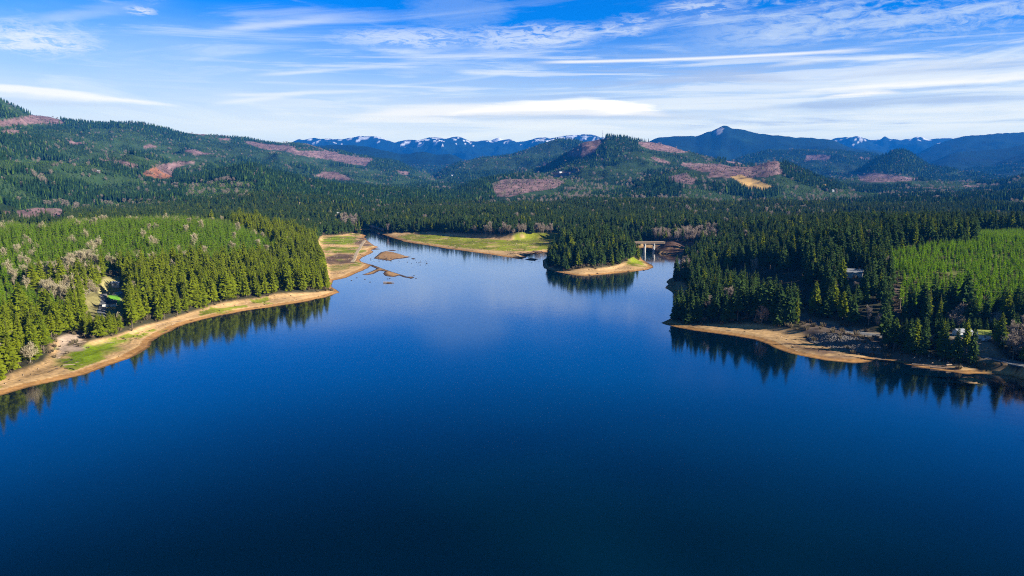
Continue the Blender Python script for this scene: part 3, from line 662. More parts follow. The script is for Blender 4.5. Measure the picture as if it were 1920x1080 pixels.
for zb in Z_GAP: gap |= pixmask(PX, PY, R0, zb, 300, 1300)
fir &= ~gap
def pack(sel, key, h0, hh, wvar=.27):
    k = int(sel.sum()); s = hh[sel] / h0; w = s ** .6 * (1 + wvar * (rng.random(k) - .5) * 2)
    return (proto[key], np.stack([X[sel], Y[sel], Z[sel] - .3], 1), rng.random(k) * 6.28, np.stack([w, w, s], 1), rng.integers(0, len(proto[key]), k))
# extra dense planting for the young stands
def young_points():
    out_ = []
    for poly, d0, d1, sp, hh, key, (bx0, bx1, by0, by1) in ((Z_YR, 400, 1300, 4.3, 7.6, 'young', (150, 1000, 420, 1100)), (Z_YR2, 400, 1500, 4.6, 7.5, 'young', (350, 1300, 700, 1500)), (Z_YL, 300, 900, 4.6, 10.5, 'young_mid', (-800, -150, 350, 800)), (Z_YJ, 500, 1300, 5.2, 12, 'young_mid', (-1050, -150, 550, 1300))):
        x_, y_ = grid(bx0, bx1, by0, by1, sp); z_, p_, f_ = height(x_, y_, True); _, ok_, _c = cover(x_, y_, z_, p_, f_); px_, py_ = project(x_, y_, z_)
        q = ok_ & pixmask(px_, py_, np.hypot(x_, y_), poly, d0, d1) & (fbm(x_, y_, 32, 3, 300) > -.34)
        x_, y_, z_ = x_[q], y_[q], z_[q]; n_ = len(x_); h_ = hh * (1 + .28 * (rng.random(n_) - .5) + .25 * fbm(x_, y_, 70, 2, 301))
        mix_ = rng.random(n_)
        out_.append((key, x_, y_, z_, h_))
    return out_
YP = young_points()
# ---------------------------------------------------------------- which trees show largest (leafless ones leave the houses in view too): those become things of their own
def skyline(px, top, base, halfw, r):
    order = np.argsort(r); sky = np.full(2400, 1200.0); score = np.zeros(len(px))
    for i in order:
        a = int(px[i] - halfw[i] + 240); b_ = int(px[i] + halfw[i] + 241)
        if b_ <= 241 or a >= 2159: continue
        a = max(a, 0); b_ = min(b_, 2400)
        seg = sky[a:b_]; vis = np.maximum(np.minimum(seg, base[i]) - top[i], 0).mean()
        score[i] = vis * (b_ - a); np.minimum(seg, top[i] + (base[i] - top[i]) * .25, out=seg)
    score[(px < 3) | (px > 1917)] = 0
    return score
allx = np.concatenate([X[fir], X[bare]] + [q[1] for q in YP]); ally = np.concatenate([Y[fir], Y[bare]] + [q[2] for q in YP]); allz = np.concatenate([Z[fir], Z[bare]] + [q[3] for q in YP])
hb = np.where(PX < 700, 12., 14.) * (1 + .4 * (rng.random(X.shape) - .5))
hb = clear_view(X, Y, Z, hb, bare)
allh = np.concatenate([hgt[fir], hb[bare]] + [q[4] for q in YP])
ar = np.hypot(allx, ally); apx, apy = project(allx, ally, allz); _, aty = project(allx, ally, allz + allh)
sc = skyline(apx, aty, apy, np.maximum(1, allh * .13 / ar * F), ar)
nf, nbr = int(fir.sum()), int(bare.sum())
def top_n(a, b_, k):
    s = sc[a:b_].copy(); o = np.argsort(-s)[:k]; return o[s[o] > 1]
ind_fir = top_n(0, nf, 300); ind_bare = top_n(nf, nf + nbr, 220); ind_y = top_n(nf + nbr, len(allx), 290)
def region(px, py, x, y):
    if px < 330: return 0
    if px < 700: return 1
    if px < 1235: return 2
    if px < 1520: return 3
    if px < 1700: return 4
    return 5
WHERE = ['left bank by the wide green beach', 'left wooded point by the narrow beach', 'small wooded island', 'right wooded peninsula above the brown beach', 'right shore around the white house', 'right shore between plantation and road']
def label_group(items, kind, adj, cat):
    """items: list of (object, px, height, region, front). Look-alikes share group and label; the ones that stand out get their own."""
    buckets = {}
    for it in items: buckets.setdefault((it[3], it[4]), []).append(it)
    for (rg, fr), its in sorted(buckets.items()):
        w = WHERE[rg]; side = 'fringing the' if fr else 'deeper within the'
        for it in its: tag(it[0], f'{adj[rg]} {side} {w}', cat, f'{kind}s {side} {w}')
        if len(its) > 6:
            its.sort(key=lambda q: q[1]); its[0][0]['label'] = f'leftmost {kind} {side} {w}'; its[-1][0]['label'] = f'rightmost {kind} {side} {w}'
            rest = sorted(its[1:-1], key=lambda q: q[2]); rest[0][0]['label'] = f'shortest {kind} {side} {w}'; rest[-1][0]['label'] = f'tallest {kind} {side} {w}'
# ---------------------------------------------------------------- individual trees
def empty(name, loc, rz=0.0, label=None, cat=None, group=None):
    o = bpy.data.objects.new(name, None); COL.objects.link(o); o.empty_display_size = 1
    o.location = loc; o.rotation_euler = (0, 0, rz); return tag(o, label, cat, group)
def copy_thing(root):
    c = root.copy(); COL.objects.link(c)
    for ch in root.children:
        d = ch.copy(); COL.objects.link(d); d.parent = c
        for gch in ch.children:
            e = gch.copy(); COL.objects.link(e); e.parent = d
    return c
first = {}
def plant(kind, key, v, x, y, z, rz, sx, sz):
    k = (kind, key, v)
    if k not in first:
        if kind == 'young_fir':
            o = YOUNGS[v].build('young_fir', [M[key], M['bark']])
        else:
            o = empty(kind, (0, 0, 0)); t, c = (FIRS if kind == 'fir_tree' else BARES)[v]
            t.build('trunk', [M['bark' if kind == 'fir_tree' else 'bark_pale']], o)
            if kind == 'fir_tree': c.build('crown', [M[key]], o)
            else: c.build('branches', [M[key]], o)
        first[k] = o
    else: o = copy_thing(first[k])
    o.location = (x, y, z - .3); o.rotation_euler = (0, 0, rz); o.scale = (sx, sx, sz); return o
fi = np.where(fir)[0]; bi = np.where(bare)[0]
keepf = np.ones(nf, bool); keepf[ind_fir] = False; keepb = np.ones(nbr, bool); keepb[ind_bare] = False
items = []
for k in ind_fir:
    i = fi[k]; s = hgt[i] / 28.; w = s ** .6 * (1 + .27 * (rng.random() - .5) * 2)
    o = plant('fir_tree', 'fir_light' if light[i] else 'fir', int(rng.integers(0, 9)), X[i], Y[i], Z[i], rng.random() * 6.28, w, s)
    items.append((o, PX[i], hgt[i], region(PX[i], PY[i], X[i], Y[i]), bool(PH[i] < 22 or (PX[i] < 330 and PH[i] < 75))))
FA = ['tall yellow green fir', 'tall sunlit green fir', 'dark green fir', 'tall dark green fir', 'dark bluish green fir', 'tall dark fir']
label_group(items, 'fir', FA, 'tree')
items = []
for k in ind_bare:
    i = bi[k]; s = hb[nf * 0 + i] / 17.; w = s * (1 + .15 * (rng.random() - .5) * 2)
    o = plant('bare_tree', 'twig' if PX[i] < 640 else 'twig_grey', int(rng.integers(0, 4)), X[i], Y[i], Z[i], rng.random() * 6.28, w, s)
    items.append((o, PX[i], hb[i], region(PX[i], PY[i], X[i], Y[i]), bool(PH[i] < 22 or (PX[i] < 330 and PH[i] < 75))))
BA = ['pale tan leafless tree', 'pale leafless tree among firs', 'grey leafless tree', 'grey leafless tree', 'grey leafless tree', 'pale grey leafless tree']
label_group(items, 'leafless tree', BA, 'tree')
ycat = [np.concatenate([q[j] for q in YP]) for j in (1, 2, 3, 4)]; ykey = np.concatenate([[q[0]] * len(q[1]) for q in YP]); keepy = np.ones(len(ykey), bool); keepy[ind_y] = False
ypx, ypy = project(*ycat[:3])
for k in ind_y:
    s = ycat[3][k] / 7.; w = s ** .7
    o = plant('young_fir', str(ykey[k]), int(rng.integers(0, 3)), ycat[0][k], ycat[1][k], ycat[2][k], rng.random() * 6.28, w, s)
    if ypx[k] > 1000: tag(o, 'small bright green fir in the dense plantation on the right slope', 'tree', 'young firs of the right plantation')
    else: tag(o, 'young green fir in the close planted stand on the left bank', 'tree', 'young firs of the left stand')
# ---------------------------------------------------------------- the rest of the woods
kf = np.zeros(X.shape, bool); kf[fi[keepf]] = True; kb_ = np.zeros(X.shape, bool); kb_[bi[keepb]] = True
kf_mid = mid
hm = 11 + 5 * rng.random(X.shape)
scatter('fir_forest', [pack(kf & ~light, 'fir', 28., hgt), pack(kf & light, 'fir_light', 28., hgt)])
scatter('bare_woodland', [pack(kb_ & (PX < 640), 'twig', 17., hb), pack(kb_ & (PX >= 640), 'twig_grey', 17., hb)])
sets = []
for key in ('young', 'young_mid'):
    q = keepy & (ykey == key); k_ = int(q.sum()); s = ycat[3][q] / 7.; w = s ** .7
    sets.append((proto[key], np.stack([ycat[0][q], ycat[1][q], ycat[2][q] - .2], 1), rng.random(k_) * 6.28, np.stack([w, w, s], 1), rng.integers(0, 3, k_)))
scatter('fir_plantation', sets)
# brown scrub along the bank and between the trees
sx_, sy_ = grid(-800, 900, 280, 1500, 5.0); q = np.abs(sx_ / sy_) < .8; sx_, sy_ = sx_[q], sy_[q]
sz_, sp_, sf_ = height(sx_, sy_, True); spx, spy = project(sx_, sy_, sz_)
dr = segdist(sx_, sy_, ROAD, False)
edge = (sp_ > 6) & (sf_ < .5) & (sp_ < 45) & (rng.random(sx_.shape) < .55)
edge |= (sp_ > 20) & (sf_ < .1) & (rng.random(sx_.shape) < .12)
for pl in (CLEARINGS[3], CLEARINGS[4], CLEARINGS[5]): edge |= (sp_ > 5) & (sdin(sx_, sy_, pl) > -3) & (rng.random(sx_.shape) < .5)
edge &= dr > 7
for k in HOMES.values(): edge &= np.hypot(sx_ - k[0], sy_ - k[1]) > 12
edge &= sdin(sx_, sy_, CLEARINGS[0]) < 0
k_ = int(edge.sum()); s = .6 + rng.random(k_) * 1.0
scatter('undergrowth', [(proto['scrub'], np.stack([sx_[edge], sy_[edge], sz_[edge] - .1], 1), rng.random(k_) * 6.28, np.stack([s, s, s], 1), rng.integers(0, 3, k_))])
FARH = []
for px_, py_, L_ in [(328, 381, 13), (185, 323, 7), (632, 402, 10), (1051, 323, 14), (1562, 358, 9), (848, 329, 20)]:
    ys = np.linspace(1300, 7500, 1800); xx, _, zz = PD(px_, py_, ys); hz_ = height(xx, ys) + 3.0; hit = np.where(hz_ > zz)[0]; i = hit[0] if len(hit) else int(np.argmin(zz - hz_))
    FARH.append((xx[i], ys[i], hz_[i] - 3.0, L_))
# far woods: only what the hills leave in sight (with a margin for a step to the side)
def far_points():
    r_ = 1950.0; out_ = []
    while r_ < 9300:
        sp = 8.6 + (r_ - 1950) * .0015; a = np.arange(-.66, .66, sp / r_); a = a + (rng.random(a.shape) - .5) * sp / r_ * .9; rr = r_ + (rng.random(a.shape) - .5) * sp
        out_.append(np.stack([rr * np.sin(a), rr * np.cos(a), np.full(a.shape, sp)], 1)); r_ += sp * (1.0 + (r_ > 3500) * .35)
    return np.concatenate(out_)
fp = far_points(); fx, fy, fs = fp.T; fz = height(fx, fy)
lim = np.maximum.accumulate(np.where(RR > 1200, (GZ - CAMZ) / RR, -9), 0)
ai = np.clip(((np.arctan2(fx, fy) + az0) / (2 * az0) * (NA - 1)).round().astype(int), 0, NA - 1); fr = np.hypot(fx, fy); ri = np.clip(np.searchsorted(rs, fr) - 2, 0, len(rs) - 1)
vis = (fz + 40 - CAMZ) / fr > lim[ri, ai] - .002
fx, fy, fz, fs, fr = fx[vis], fy[vis], fz[vis], fs[vis], fr[vis]
_, fok, fcut = cover(fx, fy, fz, np.full(fx.shape, 400.), np.zeros(fx.shape))
fst = stand(fx + 60 * pn(fx / 150, fy / 150, 3), fy + 60 * pn(fx / 150, fy / 150, 4), 330.); fnz = fbm(fx, fy, 140, 3, 210); fr_ = rng.random(fx.shape)
fpx, fpy = project(fx, fy, fz); fjx = fpx + 9 * pn(fx / 120, fy / 120, 15); fjy = fpy + 2.2 * pn(fx / 90, fy / 90, 16)
LIGHT_STANDS = [[(150,290),(185,285),(240,290),(300,304),(360,322),(300,318),(220,304),(160,300)], [(-60,303),(60,300),(170,308),(200,318),(90,322),(-60,318)], [(350,346),(430,338),(478,342),(486,378),(420,384),(350,374)], [(0,330),(110,326),(240,334),(300,345),(180,346),(0,342)],
 [(560,304),(640,312),(740,324),(700,334),(600,320)], [(790,320),(838,338),(850,347),(815,346),(770,330)], [(1150,300),(1178,285),(1200,284),(1228,290),(1262,302),(1230,306),(1180,300)], [(990,334),(1060,322),(1180,306),(1240,312),(1200,330),(1100,340),(1020,342)],
 [(1040,366),(1120,350),(1185,346),(1200,356),(1120,366),(1060,374)], [(1530,322),(1562,330),(1590,345),(1560,350),(1530,338)], [(1430,368),(1500,352),(1560,368),(1540,388),(1460,384)], [(860,298),(920,296),(990,300),(960,318),(880,322)], [(1560,306),(1600,310),(1612,330),(1570,326)], [(600,340),(680,348),(730,356),(690,362),(600,352)], [(1700,345),(1800,340),(1900,352),(1820,360),(1720,356)], [(1170,372),(1300,368),(1440,378),(1500,392),(1400,393),(1250,383)], [(900,398),(1000,382),(1080,374),(1120,378),(1000,392)], [(180,378),(330,384),(340,396),(200,396)]]
LIGHT_STANDS.append([(300,290),(420,280),(560,290),(640,304),(560,311),(500,303),(468,295),(440,299),(400,310),(340,326)])
DARK_STANDS = [[(330,340),(400,316),(440,304),(468,300),(500,308),(580,330),(680,346),(800,358),(850,384),(700,392),(560,384),(490,380),(480,342),(430,336),(350,345)], [(1120,262),(1137,250),(1190,257),(1226,264),(1190,270),(1200,282),(1130,296),(1115,290),(1130,272)], [(1470,302),(1505,312),(1560,338),(1600,352),(1560,362),(1500,345),(1465,328)], [(200,228),(230,225),(300,237),(300,246),(230,242)],
 [(1600,312),(1640,292),(1685,277),(1740,304),(1800,320),(1740,334),(1640,322)], [(800,384),(860,352),(905,332),(920,350),(930,370),(860,392)], [(1340,345),(1400,352),(1470,366),(1430,374),(1340,362)], [(620,270),(700,292),(790,318),(770,326),(690,306),(600,284)], [(1000,392),(1100,380),(1180,386),(1250,392),(1330,398),(1330,420),(1000,430)]]
for q_ in LIGHT_STANDS: fst = np.where(pixmask(fjx, fjy, fr, q_, 1950, 9300), .02, fst)
for q_ in DARK_STANDS: fst = np.where(pixmask(fjx, fjy, fr, q_, 1950, 9300), .72, fst)
hh = np.interp(fst, [0, .28, .29, .55, .56, 1], [4.5, 7, 9, 13, 17, 25]) * (1 + .3 * (fr_ - .5) + .2 * fnz) * np.interp(fr, [2000, 8000], [1, 1.15])
isl_ = (fst < .285); lightf = isl_ ^ (rng.random(fx.shape) < .14)
barep = .025 + .30 * (fnz > .42) * (fr < 5000); snag = fcut & (rng.random(fx.shape) < .035); seedling = fcut & ~snag & (rng.random(fx.shape) < .22)
barev = fok & (rng.random(fx.shape) < barep) | snag
for x_, y_, _z, _l in FARH:
    d_ = np.hypot(x_, y_); ux, uy = x_ / d_, y_ / d_; al = (fx - x_) * ux + (fy - y_) * uy; ac_ = np.abs((fx - x_) * uy - (fy - y_) * ux); fok &= ~((al > -75) & (al < 18) & (ac_ < _l * .6 + 3))
good = fok & ~barev & (fnz > -.62)
def fpack(sel, key, h0, hts):
    k = int(sel.sum()); s = hts[sel] / h0; w = np.maximum(s, .45) ** .7 * np.clip(fs[sel] / 10., 1, 1.6) * (.85 + .3 * rng.random(k))
    return (proto[key], np.stack([fx[sel], fy[sel], fz[sel] - .5], 1), rng.random(k) * 6.28, np.stack([w, w, s], 1), rng.integers(0, len(proto[key]), k))
scatter('distant_forest', [fpack(good & ~lightf, 'far', 26., hh), fpack(good & lightf, 'far_light', 26., hh), fpack(seedling, 'far', 26., np.full(fx.shape, 4.5)), fpack(barev, 'far_bare', 16., np.full(fx.shape, 13.))])
print('FAR', len(fx)); open('/tmp/far.txt','w').write(str((nf, nbr, len(ykey), len(fx), int(good.sum())))); print('TREES near fir', nf, 'bare', nbr, 'young', len(ykey), 'far', len(fx), 'ind', len(ind_fir), len(ind_bare), len(ind_y))
# ---------------------------------------------------------------- roads
def ground(x, y): return float(height(np.array([float(x)]), np.array([float(y)]))[0])
def ribbon(name, pl, width, mat, lift, zfix=None, step=3.0):
    pts = []
    for i in range(len(pl) - 1):
        a, b_ = np.array(pl[i]), np.array(pl[i + 1]); n_ = max(1, int(np.hypot(*(b_ - a)) / step)); pts += [a + (b_ - a) * k / n_ for k in range(n_)]
    pts.append(np.array(pl[-1])); pts = np.array(pts)
    for _ in range(6): pts[1:-1] = (pts[:-2] + pts[1:-1] * 2 + pts[2:]) / 4
    d = np.gradient(pts, axis=0); d /= np.linalg.norm(d, axis=1)[:, None] + 1e-9; nrm = np.stack([-d[:, 1], d[:, 0]], 1) * width / 2
    L, R_ = pts + nrm, pts - nrm; z = np.full(len(pts), zfix) if zfix is not None else height(pts[:, 0], pts[:, 1])
    V = np.concatenate([np.c_[L, z + lift], np.c_[R_, z + lift], np.c_[R_ - nrm * .1, z - .4], np.c_[L + nrm * .1, z - .4]]); n_ = len(pts); fc = []
    for i in range(n_ - 1): fc += [(i, i + 1, n_ + i + 1, n_ + i), (n_ + i, n_ + i + 1, 2 * n_ + i + 1, 2 * n_ + i), (i + 1, i, 3 * n_ + i, 3 * n_ + i + 1)]
    return mesh_obj(name, V, fc, [mat]), pts
rd, rpts = ribbon('road', [tuple(p) for p in ROAD], 8.0, M['asphalt'], .15, 5.5); tag(rd, kind='structure')
for off in (-3.3, 3.3):
    d = np.gradient(rpts, axis=0); d /= np.linalg.norm(d, axis=1)[:, None]
    q = rpts + np.stack([-d[:, 1], d[:, 0]], 1) * off
    V = []; fc = []
    for i, p in enumerate(q):
        nn_ = np.array([-d[i, 1], d[i, 0]]) * .12; V += [(*(p + nn_), 5.656), (*(p - nn_), 5.656)]
        if i: fc.append((2 * i - 2, 2 * i, 2 * i + 1, 2 * i - 1))
    tag(mesh_obj('road_marking', V, fc, [M['paint']]), kind='structure')
dv, _ = ribbon('driveway', [tuple(p) for p in LAWN_DRIVE], 5.0, M['asphalt'], .45, None, 2.0); tag(dv, kind='structure')
pt, _ = ribbon('path', [P(660, 493, 1), P(664, 486, 1), P(668, 476, 1), P(674, 467, 1), P(679, 458, 1), P(684, 450, 1)], 4.2, simple('pale_gravel', (.44, .34, .23), .95, .3, .3), .25); tag(pt, kind='structure')
# guard rail along the lakeside of the road
def guard_rail(i0, i1, label):
    d = np.gradient(rpts, axis=0); d /= np.linalg.norm(d, axis=1)[:, None]; q = rpts - np.stack([-d[:, 1], d[:, 0]], 1) * 4.6
    if np.hypot(*(q[i0])) > np.hypot(*(rpts[i0])): q = rpts + np.stack([-d[:, 1], d[:, 0]], 1) * 4.6
    c = q[(i0 + i1) // 2]; root = empty('guard_rail', (c[0], c[1], 5.5), 0, label, 'guard rail')
    rl = MB()
    for i in range(i0, i1 - 1):
        a = Vector((*(q[i] - c), .72)); b_ = Vector((*(q[i + 1] - c), .72)); rl.tube(a, b_, .14, .14, 5)
    rl.build('rail', [M['steel']], root)
    for i in range(i0, i1, 2):
        p = MB(); x_, y_ = q[i] - c; p.box(x_ - .09, x_ + .09, y_ - .09, y_ + .09, -.6, .75); p.build('post', [M['wood']], root)
jj = [i for i, p in enumerate(rpts) if project(p[0], p[1], 5.5)[0] > 1500]
a_ = [i for i in jj if project(rpts[i][0], rpts[i][1], 5.5)[0] < 1655]; b2 = [i for i in jj if 1800 < project(rpts[i][0], rpts[i][1], 5.5)[0] < 1925]
guard_rail(a_[0], a_[-1], 'grey guard rail along the lakeside road above the grey rock bank'); guard_rail(b2[0], b2[-1], 'grey guard rail along the road at the right edge of the photo')
# ---------------------------------------------------------------- houses
def house(name, loc, rz, L, W, H, rise, wall, roof, label, cat='house', porch=False, chimney=False, n_win=3):
    root = empty(name, loc, rz, label, cat)
    w = MB(); w.box(-L / 2, L / 2, -W / 2, W / 2, -1.5, H)
    for s in (-1, 1): w.tri((s * L / 2, -W / 2, H), (s * L / 2, W / 2, H), (s * L / 2, 0, H + rise))
    w.build('wall', [M[wall]], root)
    o_, th = .5, .22; r_ = MB()
    for s in (-1, 1):
        ez = H - rise * o_ / (W / 2)
        A = [(-L / 2 - o_, s * (W / 2 + o_), ez + .03), (L / 2 + o_, s * (W / 2 + o_), ez + .03), (L / 2 + o_, 0, H + rise + .03), (-L / 2 - o_, 0, H + rise + .03)]
        B = [(x, y, z + th) for x, y, z in A]; i = len(r_.v); r_.v += A + B
        for f in ((0, 1, 2, 3), (7, 6, 5, 4), (0, 4, 5, 1), (1, 5, 6, 2), (3, 7, 4, 0)): r_.f.append(tuple(i + q for q in f)); r_.m.append(0)
    rf = r_.build('roof', [M[roof]], root)
    if chimney: c = MB(); c.box(L * .2, L * .2 + .8, -.4, .4, H, H + rise + 1.1); c.build('chimney', [M['rock']], rf)
    for s in (-1, 1):
        for k in range(n_win):
            x_ = -L / 2 + L * (k + .5) / n_win
            if k == n_win // 2:
                d = MB(); d.box(x_ - .5, x_ + .5, s * W / 2 - .05, s * W / 2 + .06, 0, 2.1); d.build('door', [M['wood']], root); continue
            f = MB(); f.box(x_ - .75, x_ + .75, s * W / 2 - .05, s * W / 2 + .07, .95, 2.25); fo = f.build('window', [M['wall_white']], root)
            g = MB(); g.box(x_ - .62, x_ + .62, s * W / 2 - .03, s * W / 2 + .10, 1.07, 2.13); g.build('pane', [M['glass']], fo)
    return root
def at(key): x, y = HOMES[key]; return (x, y, ground(x, y))
house('house', at('left'), .35, 9.5, 6.5, 2.6, 1.9, 'wall_white', 'roof_dark', 'white house with dark grey roof beside the green lawn on the left bank', chimney=True)
house('house', at('left2'), 1.2, 7, 5, 2.6, 1.4, 'wall_white', 'roof_pale', 'small white house with pale roof at the top of the curved driveway')
x, y = P(219, 549, 9); house('shed', (x, y, ground(x, y)), .2, 6, 4.5, 2.4, 1.1, 'wall_grey', 'roof_pale', 'small grey shed at the forest edge above the curved driveway', 'shed')
house('house', at('right'), -.5, 12, 8, 5.0, 2.4, 'wall_white', 'roof_pale', 'two storey white house among dark firs left of the bright plantation', chimney=True)
house('house', at('shed'), .1, 9, 6, 2.8, 1.3, 'wall_white', 'roof_pale', 'long low white house behind firs below the bright plantation')
house('cottage', at('cottage'), -.3, 6.5, 6, 2.8, 2.0, 'wall_white', 'roof_green', 'small cottage with yellow green roof by the right road')
FLAB = ['white building standing alone among valley firs on the left', 'tiny pale farmhouse at the foot of the left mountain', 'white roofed building among trees left of the river bridge', 'white building on a pale clearing of the middle hill', 'tiny pale building below the wooded end of the clear-cut hill', 'long white building in the far valley between the hills']
for (x, y, z, L), lb in zip(FARH, FLAB): house('house', (x, y, z), .3, L, L * .6, 5.0, 2.6, 'wall_grey' if 'tiny' in lb else 'wall_white', 'roof_pale', lb)
# ---------------------------------------------------------------- bridges
def bridge(p0, p1, z, width, pier_ts, mat_d, mat_p, label, twin):
    a = Vector((*p0, z)); b_ = Vector((*p1, z)); c = (a + b_) / 2; d = b_ - a; L = d.length; rz = math.atan2(d.y, d.x)
    root = empty('bridge', (c.x, c.y, z), rz, label, 'bridge'); w = width / 2
    k = MB(); k.box(-L / 2, L / 2, -w, w, -.35, 0); k.build('deck', [M[mat_d]], root)
    for s in (-1, 1):
        k = MB(); k.box(-L / 2, L / 2, s * w * .62 - .3, s * w * .62 + .3, -1.9, -.36); k.build('girder', [M[mat_d]], root)
        k = MB(); k.box(-L / 2, L / 2, s * w - .12, s * w + .12, .003, .9); k.build('parapet', [M[mat_d]], root)
    for t in pier_ts:
        x_ = (t - .5) * L; pr = MB(); pr.box(x_ - .8, x_ + .8, -w, w, -3.0, -1.91); po = pr.build('pier', [M[mat_p]], root)
        for s in ((-1, 1) if twin else (-.35, .35)):
            q = MB(); q.tube((x_, s * w * .7, -z - 5), (x_, s * w * .7, -2.99), 1.05 if twin else 1.5, .95 if twin else 1.4, 10); q.build('column', [M[mat_p]], po)
bridge(P(664, 414.5, 7), P(722, 431, 7), 7.5, 8, (.16, .40, .62), 'concrete_dark', 'concrete_dark', 'dark narrow bridge crossing the river mouth behind the left flats', False)
bridge(P(1176, 454.5, 14), P(1246, 453.8, 14), 14.0, 7, (.47, .714), 'wood', 'concrete', 'pale bridge on tall white columns behind the wooded island', True)
# ---------------------------------------------------------------- radio mast on the hill
def mast():
    Y_ = 4750.; ys = np.linspace(3600, 5200, 800); t = (1130 - 960) / F / CP; xx = ys * (1130 - 960) / F / (CP + .199 * SP); hz = height(xx, ys); i = int(np.argmax((hz - CAMZ) / ys))
    root = empty('radio_mast', (xx[i], ys[i], hz[i]), .3, 'thin steel radio mast on the clear-cut hilltop', 'mast')
    k = MB(); Hh = 52
    for s in range(4):
        sx, sy = ((-1, -1), (1, -1), (1, 1), (-1, 1))[s]; k.tube((sx * 2.2, sy * 2.2, -2), (sx * .7, sy * .7, Hh), .35, .25, 4)
    for q in range(10):
        z0, z1 = Hh * q / 10, Hh * (q + 1) / 10; f = lambda z: 2.2 - 1.5 * z / Hh
        for s in range(4):
            c = ((-1, -1), (1, -1), (1, 1), (-1, 1)); a, b_ = c[s], c[(s + 1) % 4]
            k.tube((a[0] * f(z0), a[1] * f(z0), z0), (b_[0] * f(z1), b_[1] * f(z1), z1), .16, .16, 3)
    k.build('lattice', [M['steel']], root); k = MB(); k.tube((0, 0, Hh), (0, 0, Hh + 8), .3, .2, 5, cap=True); k.build('antenna', [M['wall_white']], root)
    for zz in (38, 46):
        k = MB(); k.tube((-1.2, -1.6, zz), (-1.2, -2.4, zz), 1.3, 1.5, 10, cap=True); k.build('dish', [M['wall_white']], root)
mast()
# ---------------------------------------------------------------- utility poles by the lakeside road
def pole(px, py, zg, h, label, wood='wood'):
    x_, y_ = P(px, py, zg); z_ = ground(x_, y_); root = empty('utility_pole', (x_, y_, z_), .4, label, 'utility pole')
    k = MB(); k.tube((0, 0, -1), (0, 0, h), .22, .15, 8, cap=True); k.build('shaft', [M[wood]], root)
    k = MB(); k.box(-1.3, 1.3, .17, .29, h - .9, h - .72); ca_ = k.build('crossarm', [M[wood]], root)
    for s in (-1.15, -.4, .4, 1.15): k = MB(); k.tube((s, .23, h - .72), (s, .23, h - .45), .07, .05, 6, cap=True); k.build('insulator', [M['wall_grey']], ca_)
pole(1830, 657, 9, 9, 'brown utility pole standing beside the cottage by the right road'); pole(1687, 588, 13, 9, 'utility pole at the lower left corner of the bright plantation')
# ---------------------------------------------------------------- cars
def car(px, py, zg, rz, label):
    x_, y_ = P(px, py, zg); z_ = ground(x_, y_) + (.2 if zg else 0); root = empty('parked_car', (x_, y_, z_), rz, label, 'car')
    prof = [(-2.2, .35), (-2.25, .85), (-1.5, 1.0), (-.9, 1.5), (.9, 1.52), (1.6, 1.05), (2.2, .95), (2.25, .4)]
    k = MB(); n_ = len(prof); k.v += [(a, -.85, b_) for a, b_ in prof] + [(a, .85, b_) for a, b_ in prof]
    k.f += [(i, (i + 1) % n_, n_ + (i + 1) % n_, n_ + i) for i in range(n_)] + [tuple(range(n_ - 1, -1, -1)), tuple(range(n_, 2 * n_))]; k.m += [0] * (n_ + 2); k.build('body', [M['car_white']], root)
    for s in (-1, 1):
        k = MB(); k.tri((-.85, s * .858, 1.42), (.85, s * .858, 1.44), (1.35, s * .858, 1.08), (-1.3, s * .858, 1.06)); k.build('side_window', [M['glass']], root)
        for xw in (-1.4, 1.4): k = MB(); k.tube((xw, s * .70, .34), (xw, s * .90, .34), .34, .34, 12, cap=True); k.build('wheel', [M['tyre']], root)
car(216, 561, 8, .6, 'white car parked near the top of the curved left driveway'); car(1846, 646, 10, .4, 'small white car parked in front of the yellow green roofed cottage')
# ---------------------------------------------------------------- logs, stumps, boulders
def log(px, py, L, r_, rz, label, group, mat='wood', zb=0.0):
    x_, y_ = P(px, py, zb); z_ = max(ground(x_, y_), -.05); k = MB(); R = random.Random(int(px * 7 + py)); n_ = 5; pts = []
    for i in range(n_ + 1): pts.append(Vector((L * (i / n_ - .5), R.uniform(-.12, .12) * L * .1, r_ * .7 + R.uniform(-.03, .03))))
    for i in range(n_): k.tube(pts[i], pts[i + 1], r_ * (1 - .1 * i), r_ * (1 - .1 * (i + 1)), 8, cap=i in (0, n_ - 1))
    for _ in range(3): p = pts[R.randrange(1, n_)]; k.tube(p, p + Vector((R.uniform(-.5, .5), R.uniform(-1, 1), R.uniform(.1, .7))), r_ * .3, r_ * .1, 5)
    o = k.build('driftwood_log', [M[mat]]); o.location = (x_, y_, z_); o.rotation_euler = (0, 0, rz); return tag(o, label, 'log', group)
for i, (px, py, L, a) in enumerate([(1716, 676, 13, .9), (1728, 679, 11, .85), (1742, 677, 12, 1.0), (1752, 684, 10, .8), (1764, 683, 12, .9), (1776, 686, 9, 1.1), (1788, 690, 10, .2), (1800, 693, 8, .4), (1735, 687, 14, -.35), (1768, 692, 13, -.3)]):
    log(px, py, L, .42, a, 'weathered driftwood log lying on the brown beach below the right road', 'driftwood logs on the right beach')
for px, py, L, a in [(112, 672, 9, .3), (160, 654, 8, .5), (205, 650, 7, .1), (130, 690, 6, .4), (330, 606, 9, .2), (300, 613, 7, .6)]:
    log(px, py, L, .35, a, 'grey driftwood log lying on the wide left beach', 'driftwood logs on the left beach')
log(729, 530.5, 11, .6, .1, 'pale log stranded on the tiny sandbar off the left flats', None)
